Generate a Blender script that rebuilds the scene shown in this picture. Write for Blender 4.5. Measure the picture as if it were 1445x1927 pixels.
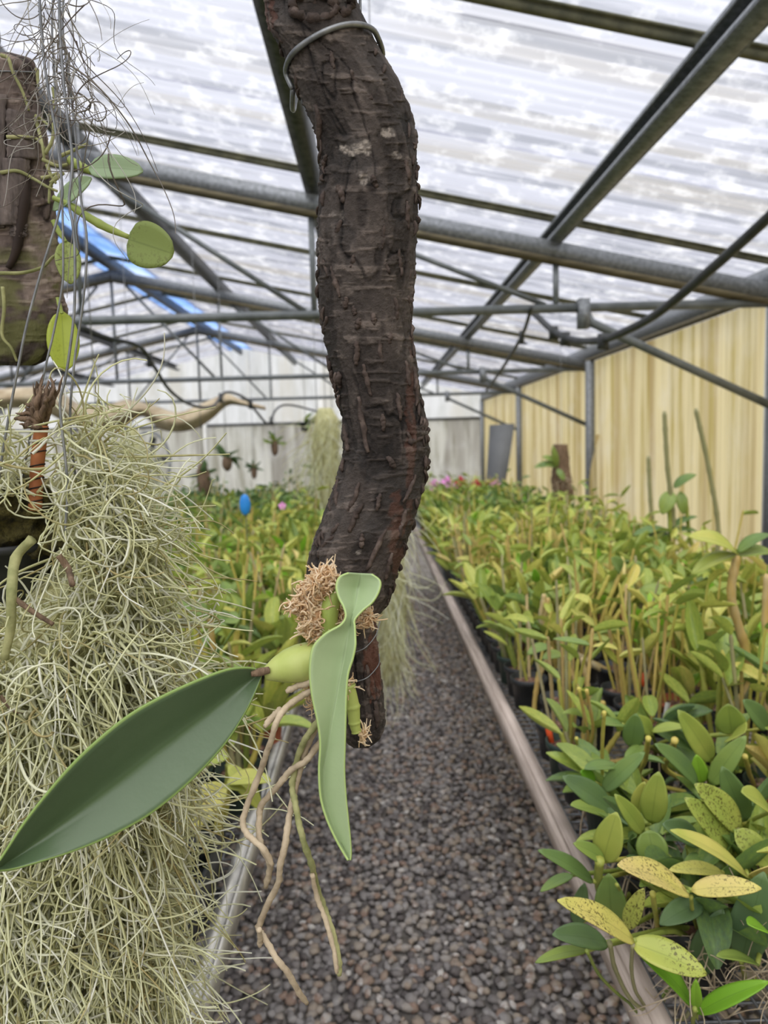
import bpy, math, random
import numpy as np
from mathutils import Vector, Matrix

for o in list(bpy.data.objects): bpy.data.objects.remove(o, do_unlink=True)
scene = bpy.context.scene
COL = scene.collection
random.seed(7); rng = np.random.default_rng(7)

# ------------------------------------------------------------------ camera
W_PX, H_PX, F = 1445, 1927, 1400.0
CX, CY = 722.5, 963.5
def _basis(vp=(702, 830), roll=1.7):
    y = np.array([(vp[0]-CX)/F, -(vp[1]-CY)/F, -1.0]); y /= np.linalg.norm(y)
    r = math.radians(roll); u = np.array([-math.sin(r), math.cos(r), 0]); z = u-y*(u@y); z /= np.linalg.norm(z)
    return np.array([np.cross(y, z), y, z])
RC = _basis(); CAM = np.array([0, 0, 1.5])
cd = bpy.data.cameras.new('camera'); cam = bpy.data.objects.new('camera', cd); COL.objects.link(cam)
m4 = np.eye(4); m4[:3, :3] = RC; m4[:3, 3] = CAM
cam.matrix_world = Matrix(m4.tolist())
cd.sensor_fit = 'VERTICAL'; cd.sensor_height = 36.0; cd.lens = 36.0*F/H_PX
cd.clip_start = 0.02; cd.clip_end = 200
cd.dof.use_dof = True; cd.dof.focus_distance = 0.66; cd.dof.aperture_fstop = 7.0
scene.camera = cam

# ------------------------------------------------------------------ world: bright overcast sky
w = bpy.data.worlds.new('overcast_sky'); scene.world = w; w.use_nodes = True
nt = w.node_tree; nt.nodes.clear()
out = nt.nodes.new('ShaderNodeOutputWorld'); bg = nt.nodes.new('ShaderNodeBackground')
tc = nt.nodes.new('ShaderNodeTexCoord'); sx = nt.nodes.new('ShaderNodeSeparateXYZ'); rp = nt.nodes.new('ShaderNodeValToRGB')
nt.links.new(tc.outputs['Generated'], sx.inputs[0]); nt.links.new(sx.outputs['Z'], rp.inputs[0])
rp.color_ramp.elements[0].position = 0.0; rp.color_ramp.elements[0].color = (.36, .36, .36, 1)
rp.color_ramp.elements[1].position = 1.0; rp.color_ramp.elements[1].color = (.96, .98, 1.0, 1)
e = rp.color_ramp.elements.new(.35); e.color = (.55, .565, .60, 1)
nt.links.new(rp.outputs[0], bg.inputs[0]); bg.inputs[1].default_value = 1.15
nt.links.new(bg.outputs[0], out.inputs[0])
# veiled sun behind thin cloud: very soft, high, from behind the viewer
sd_ = bpy.data.lights.new('veiled_sun', 'SUN'); sd_.energy = 4.6; sd_.angle = math.radians(75); sd_.color = (1.0, .97, .92)
so = bpy.data.objects.new('veiled_sun', sd_); COL.objects.link(so); so.rotation_euler = (math.radians(32), math.radians(-8), 0)
vs = scene.view_settings
vs.view_transform = 'Standard'; vs.look = 'None'; vs.gamma = 1.0; vs.use_curve_mapping = False; vs.exposure = 0.6
scene.cycles.max_bounces = 10; scene.cycles.diffuse_bounces = 6; scene.cycles.transmission_bounces = 6; scene.cycles.transparent_max_bounces = 12

# ------------------------------------------------------------------ pixel helpers (direction only; the distance comes from the place)
def ray(px, py): return RC @ np.array([(px-CX)/F, -(py-CY)/F, -1.0])
def atY(px, py, Y): d = ray(px, py); return CAM+d*Y/d[1]
def atX(px, py, X): d = ray(px, py); return CAM+d*X/d[0]
def atZ(px, py, Z): d = ray(px, py); return CAM+d*(Z-1.5)/d[2]
def proj(p):
    l = RC.T @ (np.asarray(p, float)-CAM); return CX+F*l[0]/-l[2], CY-F*l[1]/-l[2]

# ------------------------------------------------------------------ mesh helpers
def mesh_np(name, V, faces, mats=(), midx=None, smooth=True, attrs=None):
    """faces: list of index arrays (n,k); midx: list of material index arrays or ints"""
    me = bpy.data.meshes.new(name)
    V = np.asarray(V, np.float32); me.vertices.add(len(V)); me.vertices.foreach_set('co', V.ravel())
    faces = [np.asarray(f, np.int32) for f in faces if len(f)]
    nl = sum(f.size for f in faces); npoly = sum(len(f) for f in faces)
    me.loops.add(nl); me.polygons.add(npoly)
    me.loops.foreach_set('vertex_index', np.concatenate([f.ravel() for f in faces]))
    tot = np.concatenate([np.full(len(f), f.shape[1], np.int32) for f in faces])
    me.polygons.foreach_set('loop_start', np.concatenate([[0], np.cumsum(tot)[:-1]]).astype(np.int32))
    for m in mats: me.materials.append(m)
    if midx is not None:
        me.polygons.foreach_set('material_index', np.concatenate([np.full(len(f), mi, np.int32) if np.isscalar(mi) else np.asarray(mi, np.int32) for f, mi in zip(faces, midx)]))
    me.update(calc_edges=True)
    if smooth: me.polygons.foreach_set('use_smooth', np.ones(npoly, bool))
    for k, a in (attrs or {}).items():
        at = me.attributes.new(k, 'FLOAT', 'POINT'); at.data.foreach_set('value', np.asarray(a, np.float32))
    me.validate()
    return me
def link(name, me, parent=None, loc=None):
    o = bpy.data.objects.new(name, me); COL.objects.link(o)
    if parent is not None: o.parent = parent
    if loc is not None: o.location = loc
    return o
def tag(o, label, cat, group=None, kind=None):
    o['label'] = label; o['category'] = cat
    if group: o['group'] = group
    if kind: o['kind'] = kind
    return o
def thing(name, loc, label, cat, group=None):
    o = bpy.data.objects.new(name, None); COL.objects.link(o); o.location = [float(v) for v in loc]; o.empty_display_size = .05
    return tag(o, label, cat, group)
def worldloc(p):
    L = np.zeros(3)
    while p is not None: L = L+np.array(p.location); p = p.parent
    return L
class MB:
    def __init__(s): s.v = []; s.q = []; s.t = []; s.n = 0; s.a = {}
    def add(s, V, Q=None, T=None, **at):
        V = np.asarray(V, float)
        if Q is not None and len(Q): s.q.append(np.asarray(Q)+s.n)
        if T is not None and len(T): s.t.append(np.asarray(T)+s.n)
        s.v.append(V); s.n += len(V)
        for k, x in at.items(): s.a.setdefault(k, []).append(np.broadcast_to(np.asarray(x, float), (len(V),)))
        return s
    def box(s, c, d, R=None):
        c = np.asarray(c, float); d = np.asarray(d, float)/2
        V = np.array([[x, y, z] for x in (-1, 1) for y in (-1, 1) for z in (-1, 1)])*d
        if R is not None: V = V@np.asarray(R).T
        return s.add(V+c, [[0, 1, 3, 2], [4, 6, 7, 5], [0, 4, 5, 1], [2, 3, 7, 6], [0, 2, 6, 4], [1, 5, 7, 3]])
    def bar(s, a, b, w, h, up=(0, 0, 1)):
        a = np.asarray(a, float); b = np.asarray(b, float); d = b-a; L = np.linalg.norm(d); d /= L
        x = np.cross(d, up); x /= np.linalg.norm(x); z = np.cross(x, d)
        return s.box((a+b)/2, (w, L, h), np.array([x, d, z]).T)
    def tube(s, P, R, k=8, caps=True, **at):
        V, Q, T = tube_arr(P, R, k, caps); return s.add(V, Q, T, **at)
    def mesh(s, name, mat, smooth=True):
        V = np.concatenate(s.v); f = []
        if s.q: f.append(np.concatenate(s.q))
        if s.t: f.append(np.concatenate(s.t))
        return V, f, {k: np.concatenate(x) for k, x in s.a.items()}
    def build(s, name, mat, parent=None, smooth=False):
        V, f, a = s.mesh(name, mat)
        if parent is not None: V = V-worldloc(parent)
        return link(name, mesh_np(name, V, f, [mat], smooth=smooth, attrs=a), parent)
def tubes_arr(P, R, k):
    """P (n,m,3) R (n,m) -> V, Q : n tubes of m rings with k sides, parallel transport"""
    n, m, _ = P.shape
    T = np.gradient(P, axis=1); T /= np.linalg.norm(T, axis=2, keepdims=True)+1e-12
    ref = np.where(np.abs(T[:, 0, 2:3]) > .8, np.array([[1., 0, 0]]), np.array([[0, 0, 1.]]))
    N = np.cross(T[:, 0], ref); N /= np.linalg.norm(N, axis=1, keepdims=True)
    ang = np.arange(k)*2*math.pi/k; V = np.empty((n, m, k, 3))
    for j in range(m):
        t = T[:, j]; N = N-t*np.sum(N*t, 1, keepdims=True); N /= np.linalg.norm(N, axis=1, keepdims=True)+1e-12
        B = np.cross(t, N)
        V[:, j] = P[:, j, None]+R[:, j, None, None]*(np.cos(ang)[None, :, None]*N[:, None]+np.sin(ang)[None, :, None]*B[:, None])
    i = np.arange(n)[:, None, None]*m*k; j = np.arange(m-1)[None, :, None]*k; a = np.arange(k)[None, None, :]; b = (a+1) % k
    Q = np.stack([i+j+a, i+j+b, i+j+k+b, i+j+k+a], -1).reshape(-1, 4)
    return V.reshape(-1, 3), Q
def tube_arr(P, R, k=8, caps=True):
    P = np.asarray(P, float); R = np.broadcast_to(np.asarray(R, float), (len(P),))
    V, Q = tubes_arr(P[None], R[None], k); T = []
    if caps:
        n = len(V); V = np.vstack([V, P[0], P[-1]]); m = len(P)
        T = [[n, (a+1) % k, a] for a in range(k)]+[[n+1, (m-1)*k+a, (m-1)*k+(a+1) % k] for a in range(k)]
    return V, Q, T
def smoothpath(P, n):
    """Catmull-Rom through the points, resampled to n"""
    P = np.asarray(P, float); m = len(P)
    if m == 2: return P[0]+(P[1]-P[0])*np.linspace(0, 1, n)[:, None]
    E = np.vstack([2*P[0]-P[1], P, 2*P[-1]-P[-2]]); u = np.linspace(0, m-1, n); i = np.minimum(u.astype(int), m-2); t = (u-i)[:, None]
    a, b, c, d = E[i], E[i+1], E[i+2], E[i+3]
    return .5*(2*b+(c-a)*t+(2*a-5*b+4*c-d)*t**2+(3*b-a-3*c+d)*t**3)
def lathe(prof, k=20):
    """prof list of (r,z) -> V,Q"""
    prof = np.asarray(prof, float); ang = np.arange(k)*2*math.pi/k
    V = np.stack([prof[:, :1]*np.cos(ang), prof[:, :1]*np.sin(ang), np.repeat(prof[:, 1:], k, 1)], -1).reshape(-1, 3)
    m = len(prof); Q = [[j*k+a, j*k+(a+1) % k, (j+1)*k+(a+1) % k, (j+1)*k+a] for j in range(m-1) for a in range(k)]
    return V, np.array(Q)
def _h(i, j, k):
    x = (i*374761393+j*668265263+k*2147483647+1013904223) & 0xffffffff
    x = ((x ^ (x >> 13))*1274126177) & 0xffffffff
    return ((x ^ (x >> 16)) & 0xffff)/65535.0
def vnoise(P):
    P = np.asarray(P, float); I = np.floor(P).astype(np.int64); f = P-I; f = f*f*(3-2*f); r = 0
    for a in (0, 1):
        for b in (0, 1):
            for c in (0, 1):
                r = r+_h(I[..., 0]+a, I[..., 1]+b, I[..., 2]+c)*(f[..., 0] if a else 1-f[..., 0])*(f[..., 1] if b else 1-f[..., 1])*(f[..., 2] if c else 1-f[..., 2])
    return r
def fbm(P, o=4):
    r = 0; s = 0; a = 1.; P = np.asarray(P, float)
    for k in range(o): r = r+a*vnoise(P+17.3*k); s += a; a *= .5; P = P*2.03
    return r/s
def lump_mesh(c, rad, nu=40, nv=24, amp=.25, fr_q=30, seed=0.):
    u = np.arange(nu)*2*math.pi/nu; v = np.linspace(0, math.pi, nv); D = np.stack([np.cos(u)[None]*np.sin(v)[:, None], np.sin(u)[None]*np.sin(v)[:, None], np.cos(v)[:, None]+0*u[None]], -1)
    P = D*rad; d = fbm(P*fr_q+seed, 4)-.5; P = c+P*(1+amp*d[..., None])
    i = np.arange(nv-1)[:, None]*nu; j = np.arange(nu)[None]; j2 = (j+1) % nu
    return P.reshape(-1, 3), np.stack([i+j, i+nu+j, i+nu+j2, i+j2], -1).reshape(-1, 4)
def sstep(a, b, x): t = np.clip((x-a)/(b-a), 0, 1); return t*t*(3-2*t)

# ------------------------------------------------------------------ materials
def lin(r, g, b):
    f = lambda c: ((c/255+.055)/1.055)**2.4 if c/255 > .04045 else c/255/12.92
    return (f(r), f(g), f(b), 1)
class NT:
    def __init__(s, name):
        s.m = bpy.data.materials.new(name); s.m.use_nodes = True; s.t = s.m.node_tree; s.t.nodes.clear(); s.out = s.n('ShaderNodeOutputMaterial')
    def n(s, ty, **kw):
        x = s.t.nodes.new(ty)
        for k, v in kw.items(): setattr(x, k, v)
        return x
    def l(s, a, b): s.t.links.new(a, b)
    def coord(s, stretch=(1, 1, 1), kind='Object'):
        c = s.n('ShaderNodeTexCoord'); mp = s.n('ShaderNodeMapping'); mp.inputs['Scale'].default_value = stretch; s.l(c.outputs[kind], mp.inputs[0]); return mp.outputs[0]
    def noise(s, vec, scale, detail=4, rough=.55, dist=0):
        x = s.n('ShaderNodeTexNoise'); x.inputs['Scale'].default_value = scale; x.inputs['Detail'].default_value = detail; x.inputs['Roughness'].default_value = rough; x.inputs['Distortion'].default_value = dist
        s.l(vec, x.inputs['Vector']); return x.outputs['Fac']
    def ramp(s, fac, stops):
        x = s.n('ShaderNodeValToRGB'); el = x.color_ramp.elements
        while len(el) < len(stops): el.new(.5)
        for e_, (p, c) in zip(el, stops): e_.position = p; e_.color = c
        s.l(fac, x.inputs[0]); return x.outputs[0]
    def math(s, op, a, b=None, clamp=False):
        x = s.n('ShaderNodeMath', operation=op, use_clamp=clamp)
        for i, v in enumerate((a, b)):
            if v is None: continue
            if isinstance(v, (int, float)): x.inputs[i].default_value = v
            else: s.l(v, x.inputs[i])
        return x.outputs[0]
    def mix(s, fac, a, b, blend='MIX'):
        x = s.n('ShaderNodeMix', data_type='RGBA', blend_type=blend)
        for sock, v in ((x.inputs[0], fac), (x.inputs[6], a), (x.inputs[7], b)):
            if isinstance(v, (int, float)): sock.default_value = v
            elif isinstance(v, tuple): sock.default_value = v
            else: s.l(v, sock)
        return x.outputs[2]
    def attr(s, name, kind='GEOMETRY'):
        x = s.n('ShaderNodeAttribute', attribute_type=kind, attribute_name=name); return x.outputs['Fac']
    def bump(s, h, strength, dist=.01):
        x = s.n('ShaderNodeBump'); x.inputs['Strength'].default_value = strength; x.inputs['Distance'].default_value = dist; s.l(h, x.inputs['Height']); return x.outputs[0]
    def bsdf(s, col, rough=.6, metal=0., spec=.4, normal=None):
        x = s.n('ShaderNodeBsdfPrincipled')
        for k, v in (('Base Color', col), ('Roughness', rough), ('Metallic', metal), ('Specular IOR Level', spec)):
            if isinstance(v, (int, float, tuple)): x.inputs[k].default_value = v
            else: s.l(v, x.inputs[k])
        if normal is not None: s.l(normal, x.inputs['Normal'])
        return x.outputs[0]
    def mixs(s, fac, a, b):
        x = s.n('ShaderNodeMixShader')
        if isinstance(fac, (int, float)): x.inputs[0].default_value = fac
        else: s.l(fac, x.inputs[0])
        s.l(a, x.inputs[1]); s.l(b, x.inputs[2]); return x.outputs[0]
    def transl(s, col, normal=None):
        x = s.n('ShaderNodeBsdfTranslucent')
        if isinstance(col, tuple): x.inputs[0].default_value = col
        else: s.l(col, x.inputs[0])
        return x.outputs[0]
    def done(s, sh): s.l(sh, s.out.inputs[0]); return s.m
def mat(name, stops, scale=20, rough=.6, metal=0., spec=.4, bump=0., bscale=None, stretch=(1, 1, 1), detail=4, dist=.01, hue=0.):
    n = NT(name); v = n.coord(stretch); f = n.noise(v, scale, detail)
    if hue: f = n.math('ADD', f, n.math('MULTIPLY', n.math('SUBTRACT', n.attr('hue'), .5), hue), True)
    c = n.ramp(f, stops); nb = None
    if bump: nb = n.bump(n.noise(v, bscale or scale*2, 5), bump, dist)
    return n.done(n.bsdf(c, rough, metal, spec, nb))
def plain2(a, b): return [(.3, a), (.7, b)]
M = {}
M['galv'] = mat('galvanised_steel', plain2(lin(92, 96, 100), lin(134, 138, 143)), 45, .5, .3, .5, .06, stretch=(1, 1, 1))
M['galv_dark'] = mat('aged_galvanised_steel', [(.3, lin(46, 48, 48)), (.72, lin(90, 92, 92))], 30, .5, .4, .5, .08)
M['pipe'] = mat('grey_pipe', plain2(lin(88, 93, 95), lin(114, 119, 121)), 12, .5, .25, .4, .04)
M['batten'] = mat('weathered_batten', [(.3, lin(60, 54, 38)), (.7, lin(100, 92, 68))], 18, .8, bump=.2, stretch=(.3, 3, 3))
M['bar_olive'] = mat('algae_stained_bar', [(.3, lin(70, 72, 58)), (.7, lin(118, 116, 92))], 14, .7, bump=.1)
M['hose'] = mat('black_hose', plain2(lin(44, 46, 48), lin(72, 74, 76)), 9, .5)
M['wire'] = mat('dull_wire', plain2(lin(105, 108, 112), lin(148, 150, 152)), 60, .45, .6)
M['wood_grey'] = mat('weathered_wood', [(.25, lin(150, 136, 126)), (.75, lin(200, 186, 176))], 14, .75, bump=.15, stretch=(6, .4, 6))
M['alum'] = mat('dull_aluminium', plain2(lin(150, 148, 142), lin(196, 194, 188)), 20, .4, .5, .5, .03)
M['plastic_black'] = mat('black_pot_plastic', plain2(lin(30, 32, 34), lin(56, 58, 60)), 12, .5)
M['plastic_green'] = mat('dark_green_pot_plastic', plain2(lin(34, 50, 44), lin(52, 70, 62)), 12, .5)
M['terra'] = mat('terracotta', [(.3, lin(150, 78, 52)), (.7, lin(190, 112, 80))], 20, .8, bump=.1)
M['barkmix'] = mat('bark_mix', [(.3, lin(52, 36, 28)), (.5, lin(110, 78, 62)), (.72, lin(168, 142, 122))], 110, .9, bump=.8, bscale=140, dist=.006)
M['tag_orange'] = mat('orange_plastic', plain2(lin(228, 84, 40), lin(240, 104, 54)), 8, .4)
M['tag_white'] = mat('white_plastic', plain2(lin(214, 214, 212), lin(236, 236, 232)), 8, .4)
M['blue'] = mat('blue_plastic', plain2(lin(28, 118, 200), lin(46, 140, 220)), 8, .4)
M['cloth'] = mat('shade_cloth', [(.3, lin(150, 132, 104)), (.7, lin(198, 184, 156))], 6, .9, bump=.15, bscale=60)
M['board'] = mat('grey_board', plain2(lin(82, 84, 86), lin(94, 96, 98)), 4, .6)
M['concrete'] = mat('post_foot', plain2(lin(120, 118, 112), lin(150, 146, 140)), 20, .9)
M['pink'] = mat('pink_petal', plain2(lin(222, 130, 206), lin(240, 172, 228)), 20, .6)
M['red'] = mat('red_petal', plain2(lin(170, 36, 60), lin(196, 60, 84)), 20, .6)
M['white_post'] = mat('white_painted_metal', plain2(lin(206, 206, 200), lin(228, 228, 222)), 8, .6)

def sheet_mat(name, base, streak, stain, alpha_tr, sdir, trans_fac=.8, mottle=6., mot=.75):
    """translucent corrugated plastic; sdir = stretch that draws the run-off streaks along the sheet"""
    n = NT(name); v = n.coord(sdir, 'Object'); v2 = n.coord((1, 1, 1), 'Object')
    f = n.noise(v, 1.0, 6, .62); c = n.ramp(f, [(.39, streak), (.5, base), (.61, tuple(min(1., x*1.12) for x in base[:3])+(1,))])
    f2 = n.noise(v, .37, 4, .5, .4); c = n.mix(n.math('MULTIPLY', n.ramp(f2, [(.52, (0, 0, 0, 1)), (.64, (1, 1, 1, 1))]), .7), c, stain)
    f3 = n.noise(v2, mottle, 5, .6); c = n.mix(n.ramp(f3, [(.5, (0, 0, 0, 1)), (.74, (mot, mot, mot, 1))]), c, (1, 1, 1, 1))
    sh = n.mixs(trans_fac, n.bsdf(c, .35, 0, .4), n.transl(c))
    if alpha_tr:
        t = n.n('ShaderNodeBsdfTransparent'); n.l(n.mix(.55, c, (1, 1, 1, 1)), t.inputs[0]); sh = n.mixs(alpha_tr, sh, t.outputs[0])
    return n.done(sh)
M['roof'] = sheet_mat('roof_polycarbonate', (.42, .43, .50, 1), (.22, .23, .28, 1), (.34, .31, .26, 1), .58, (.55, 9, 1), .82, 7.)
M['ridge_blue'] = sheet_mat('blue_ridge_sheet', (.17, .30, .60, 1), (.10, .20, .44, 1), (.34, .42, .56, 1), 0, (3, .8, 1), .85, 1.5, .3)
M['wall_yellow'] = sheet_mat('yellowed_wall_sheet', (.76, .65, .37, 1), (.56, .45, .17, 1), (.42, .29, .11, 1), 0, (1, 9, .35), .72, 1.6, .22)
M['wall_white'] = sheet_mat('white_wall_sheet', (.66, .645, .57, 1), (.42, .40, .32, 1), (.32, .29, .25, 1), 0, (7, 1, .6), .75, 2.0, .3)
M['gable'] = sheet_mat('gable_sheet', (.90, .90, .88, 1), (.78, .78, .74, 1), (.8, .76, .66, 1), 0, (5, 1, .6), .85, 1.5)

def leaf_mat(name, stops, speck=0., rough=.42, transf=.22, edge=None):
    """stops run along the per-leaf 'hue' value 0..1 (a leaf's own age colour)"""
    n = NT(name); v = n.coord()
    h = n.math('ADD', n.attr('hue'), n.attr('hue', 'OBJECT'))
    f = n.math('ADD', h, n.math('MULTIPLY', n.math('SUBTRACT', n.noise(v, 9, 3), .5), .55), True)
    c = n.ramp(f, stops)
    if speck:
        s1 = n.noise(v, 260, 3, .7); m = n.math('MULTIPLY', n.ramp(s1, [(.54, (0, 0, 0, 1)), (.6, (1, 1, 1, 1))]), n.ramp(n.noise(v, 14, 2), [(.36, (0, 0, 0, 1)), (.56, (1, 1, 1, 1))]))
        c = n.mix(n.math('MULTIPLY', m, speck), c, lin(74, 62, 30))
    lv = n.math('ABSOLUTE', n.attr('lv'))
    c = n.mix(n.ramp(lv, [(.0, (.28, .28, .28, 1)), (.07, (0, 0, 0, 1))]), c, lin(58, 84, 34))
    if edge: c = n.mix(n.ramp(lv, [(.95, (0, 0, 0, 1)), (.985, (1, 1, 1, 1))]), c, edge)
    b = n.bump(n.noise(v, 60, 3), .06, .01)
    return n.done(n.mixs(transf, n.bsdf(c, rough, 0, .45, b), n.transl(c)))
GREENS = [(0., lin(88, 113, 80)), (.25, lin(112, 140, 74)), (.5, lin(146, 164, 74)), (.72, lin(184, 190, 92)), (.9, lin(212, 202, 112)), (1., lin(212, 194, 122))]
M['leaf'] = leaf_mat('orchid_leaf', GREENS)
M['leaf_speck'] = leaf_mat('speckled_orchid_leaf', GREENS, .85)
M['leaf_fresh'] = leaf_mat('fresh_leaf', [(0., lin(96, 150, 34)), (.5, lin(134, 186, 52)), (1., lin(170, 208, 76))], transf=.3)
M['leaf_dark'] = leaf_mat('dark_leathery_leaf', [(0., lin(72, 92, 62)), (.5, lin(86, 107, 76)), (1., lin(98, 120, 86))], rough=.36, transf=.08, edge=lin(132, 158, 84))
M['leaf_pale'] = leaf_mat('pale_leaf', [(0., lin(146, 168, 124)), (.5, lin(164, 184, 140)), (1., lin(182, 198, 156))], rough=.4, transf=.15, edge=lin(178, 202, 128))
M['leaf_grey'] = leaf_mat('grey_green_leaf', [(0., lin(140, 164, 122)), (.5, lin(156, 180, 138)), (1., lin(176, 196, 152))], rough=.45, transf=.25)
M['leaf_olive'] = leaf_mat('olive_round_leaf', [(0., lin(128, 146, 78)), (.5, lin(150, 166, 92)), (1., lin(172, 182, 96))], .5, rough=.5, transf=.25)
M['leaf_lime'] = leaf_mat('lime_leaf', [(0., lin(150, 168, 48)), (.5, lin(172, 188, 60)), (1., lin(190, 200, 84))], .4, transf=.3)
def cane_mat(name, stops):
    n = NT(name); v = n.coord((1, 1, .3)); h = n.math('ADD', n.attr('hue'), n.attr('hue', 'OBJECT'))
    f = n.math('ADD', h, n.math('MULTIPLY', n.math('SUBTRACT', n.noise(v, 24, 3), .5), .8), True)
    return n.done(n.bsdf(n.ramp(f, stops), .5, 0, .4, n.bump(n.noise(n.coord((1, 1, .2)), 90, 3), .15, .006)))
M['cane'] = cane_mat('orchid_cane', [(0., lin(104, 122, 52)), (.35, lin(150, 158, 72)), (.6, lin(190, 180, 88)), (.8, lin(192, 162, 96)), (1., lin(186, 172, 138))])
M['cane_old'] = cane_mat('old_papery_cane', [(0., lin(116, 118, 80)), (.5, lin(150, 146, 106)), (1., lin(186, 174, 140))])
M['bulb'] = cane_mat('green_pseudobulb', [(0., lin(122, 142, 62)), (.5, lin(166, 178, 96)), (1., lin(204, 206, 142))])
M['root'] = mat('dry_root', [(.25, lin(146, 130, 108)), (.75, lin(200, 184, 158))], 60, .85, bump=.35, bscale=160, dist=.004)
M['root_green'] = mat('mossy_root', [(.3, lin(120, 124, 78)), (.7, lin(170, 168, 120))], 60, .85, bump=.3, bscale=160, dist=.004)
def strand_mat(name, stops, transf=.15):
    n = NT(name); f = n.math('ADD', n.attr('hue'), n.math('MULTIPLY', n.math('SUBTRACT', n.noise(n.coord(), 30, 3), .5), .5), True)
    c = n.ramp(f, stops); return n.done(n.mixs(transf, n.bsdf(c, .8, 0, .2), n.transl(c)))
M['moss'] = strand_mat('spanish_moss_strand', [(0., lin(190, 176, 126)), (.12, lin(216, 215, 168)), (.45, lin(232, 233, 194)), (.75, lin(238, 239, 214)), (1., lin(245, 245, 236))], .36)
M['moss_grey'] = strand_mat('dry_moss_strand', [(0., lin(92, 80, 72)), (.5, lin(150, 144, 138)), (1., lin(206, 204, 198))])
M['moss_core'] = mat('moss_mass', [(.3, lin(184, 178, 122)), (.5, lin(222, 219, 164)), (.72, lin(238, 236, 190))], 60, 1., bump=1., bscale=90, dist=.02, stretch=(2, 2, .6))
M['fibre'] = strand_mat('tan_sphagnum', [(0., lin(232, 200, 158)), (.5, lin(250, 230, 196)), (1., lin(254, 242, 220))], .45)
M['dark_moss'] = mat('dark_pot_moss', [(.3, lin(30, 28, 16)), (.5, lin(74, 68, 34)), (.75, lin(112, 104, 56))], 70, 1., bump=1., bscale=90, dist=.015)
M['husk'] = mat('shredded_husk', [(.25, lin(70, 56, 44)), (.75, lin(142, 118, 96))], 40, .9, bump=.6, bscale=60, stretch=(3, 3, .4))
M['rust_cane'] = mat('rust_cane', [(.3, lin(132, 76, 44)), (.7, lin(186, 118, 74))], 30, .6, bump=.1)
M['black_ring'] = mat('dark_node', plain2(lin(34, 24, 20), lin(54, 40, 32)), 30, .8)
# ------------------------------------------------------------------ the greenhouse: floor, walls, roof
XR, XL, XRIDGE, YB, YF = 2.4, -7.9, -2.75, 16.2, -5.0
def zr(x): return 2.81-.213*x if x >= XRIDGE else 2.81-.213*XRIDGE-.213*(XRIDGE-x)
SL = math.atan(.213)
def struct(o): o['kind'] = 'structure'; return o

n = NT('gravel_bed'); v = n.coord(); vo = n.n('ShaderNodeTexVoronoi'); vo.inputs['Scale'].default_value = 34; n.l(v, vo.inputs['Vector'])
gc = n.ramp(vo.outputs['Color'], [(.15, lin(90, 86, 84)), (.5, lin(126, 122, 120)), (.85, lin(160, 156, 154))])
gc = n.mix(n.ramp(n.noise(v, 2.2, 4), [(.45, (0, 0, 0, 1)), (.7, (.5, .5, .5, 1))]), gc, lin(112, 104, 90))
M['gravel'] = n.done(n.bsdf(gc, .8, 0, .3, n.bump(vo.outputs['Distance'], .9, .012)))
M['stone'] = None
n = NT('gravel_stone'); hh = n.math('ADD', n.attr('hue'), n.attr('hue', 'OBJECT'))
f = n.math('ADD', hh, n.math('MULTIPLY', n.math('SUBTRACT', n.noise(n.coord(), 55, 4), .5), .35), True)
M['stone'] = n.done(n.bsdf(n.ramp(f, [(0., lin(92, 86, 86)), (.3, lin(132, 127, 127)), (.55, lin(158, 154, 154)), (.75, lin(162, 150, 138)), (.9, lin(142, 118, 106)), (1., lin(206, 203, 201))]), .72, 0, .4, n.bump(n.noise(n.coord(), 120, 4), .2, .004)))
mb = MB(); mb.box(((XR+XL)/2, (YB+YF)/2, -.06), (XR-XL+.4, YB-YF+.4, .1)); FLOOR = struct(mb.build('floor', M['gravel']))
# gravel stones of the path
def ico():
    t = (1+5**.5)/2; V = np.array([[-1, t, 0], [1, t, 0], [-1, -t, 0], [1, -t, 0], [0, -1, t], [0, 1, t], [0, -1, -t], [0, 1, -t], [t, 0, -1], [t, 0, 1], [-t, 0, -1], [-t, 0, 1]])/math.hypot(1, t)
    T = np.array([[0, 11, 5], [0, 5, 1], [0, 1, 7], [0, 7, 10], [0, 10, 11], [1, 5, 9], [5, 11, 4], [11, 10, 2], [10, 7, 6], [7, 1, 8], [3, 9, 4], [3, 4, 2], [3, 2, 6], [3, 6, 8], [3, 8, 9], [4, 9, 5], [2, 4, 11], [6, 2, 10], [8, 6, 7], [9, 8, 1]]); return V, T
IV, IT = ico()
def stone_shape(r):
    V = IV*(1+r.uniform(-.28, .28, (12, 1)))*np.array([1, r.uniform(.62, .9), r.uniform(.42, .66)]); return V
gx, gy = np.meshgrid(np.arange(-.8, .98, .0255), np.arange(1.45, 7.2, .0255)); gp = np.stack([gx.ravel(), gy.ravel()], 1)
gp += rng.uniform(-.011, .011, gp.shape)
near = []; far = []
for p in gp:
    u, vv = proj((p[0], p[1], 0)); (near if (420 < u < 1190 and 1700 < vv < 1935) else far).append((p[0], p[1], vv))
near.sort(key=lambda q: -q[2]); far += near[300:]; near = near[:300]
SH = [mesh_np('stone', stone_shape(rng)*.0175, [IT], [M['stone']], smooth=False) for _ in range(10)]
for i, (x, y, _) in enumerate(near):
    o = link('stone', SH[i % 10], FLOOR); o.location = (x, y, .0+random.uniform(-.003, .004)); o.rotation_euler = (random.uniform(-.3, .3), random.uniform(-.3, .3), random.uniform(0, 6.28))
    s = random.uniform(.75, 1.3); o.scale = (s, s, s); o['hue'] = random.random()
fa = np.array(far); N = len(fa); shapes = np.array([stone_shape(rng) for _ in range(40)])*.0175
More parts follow.
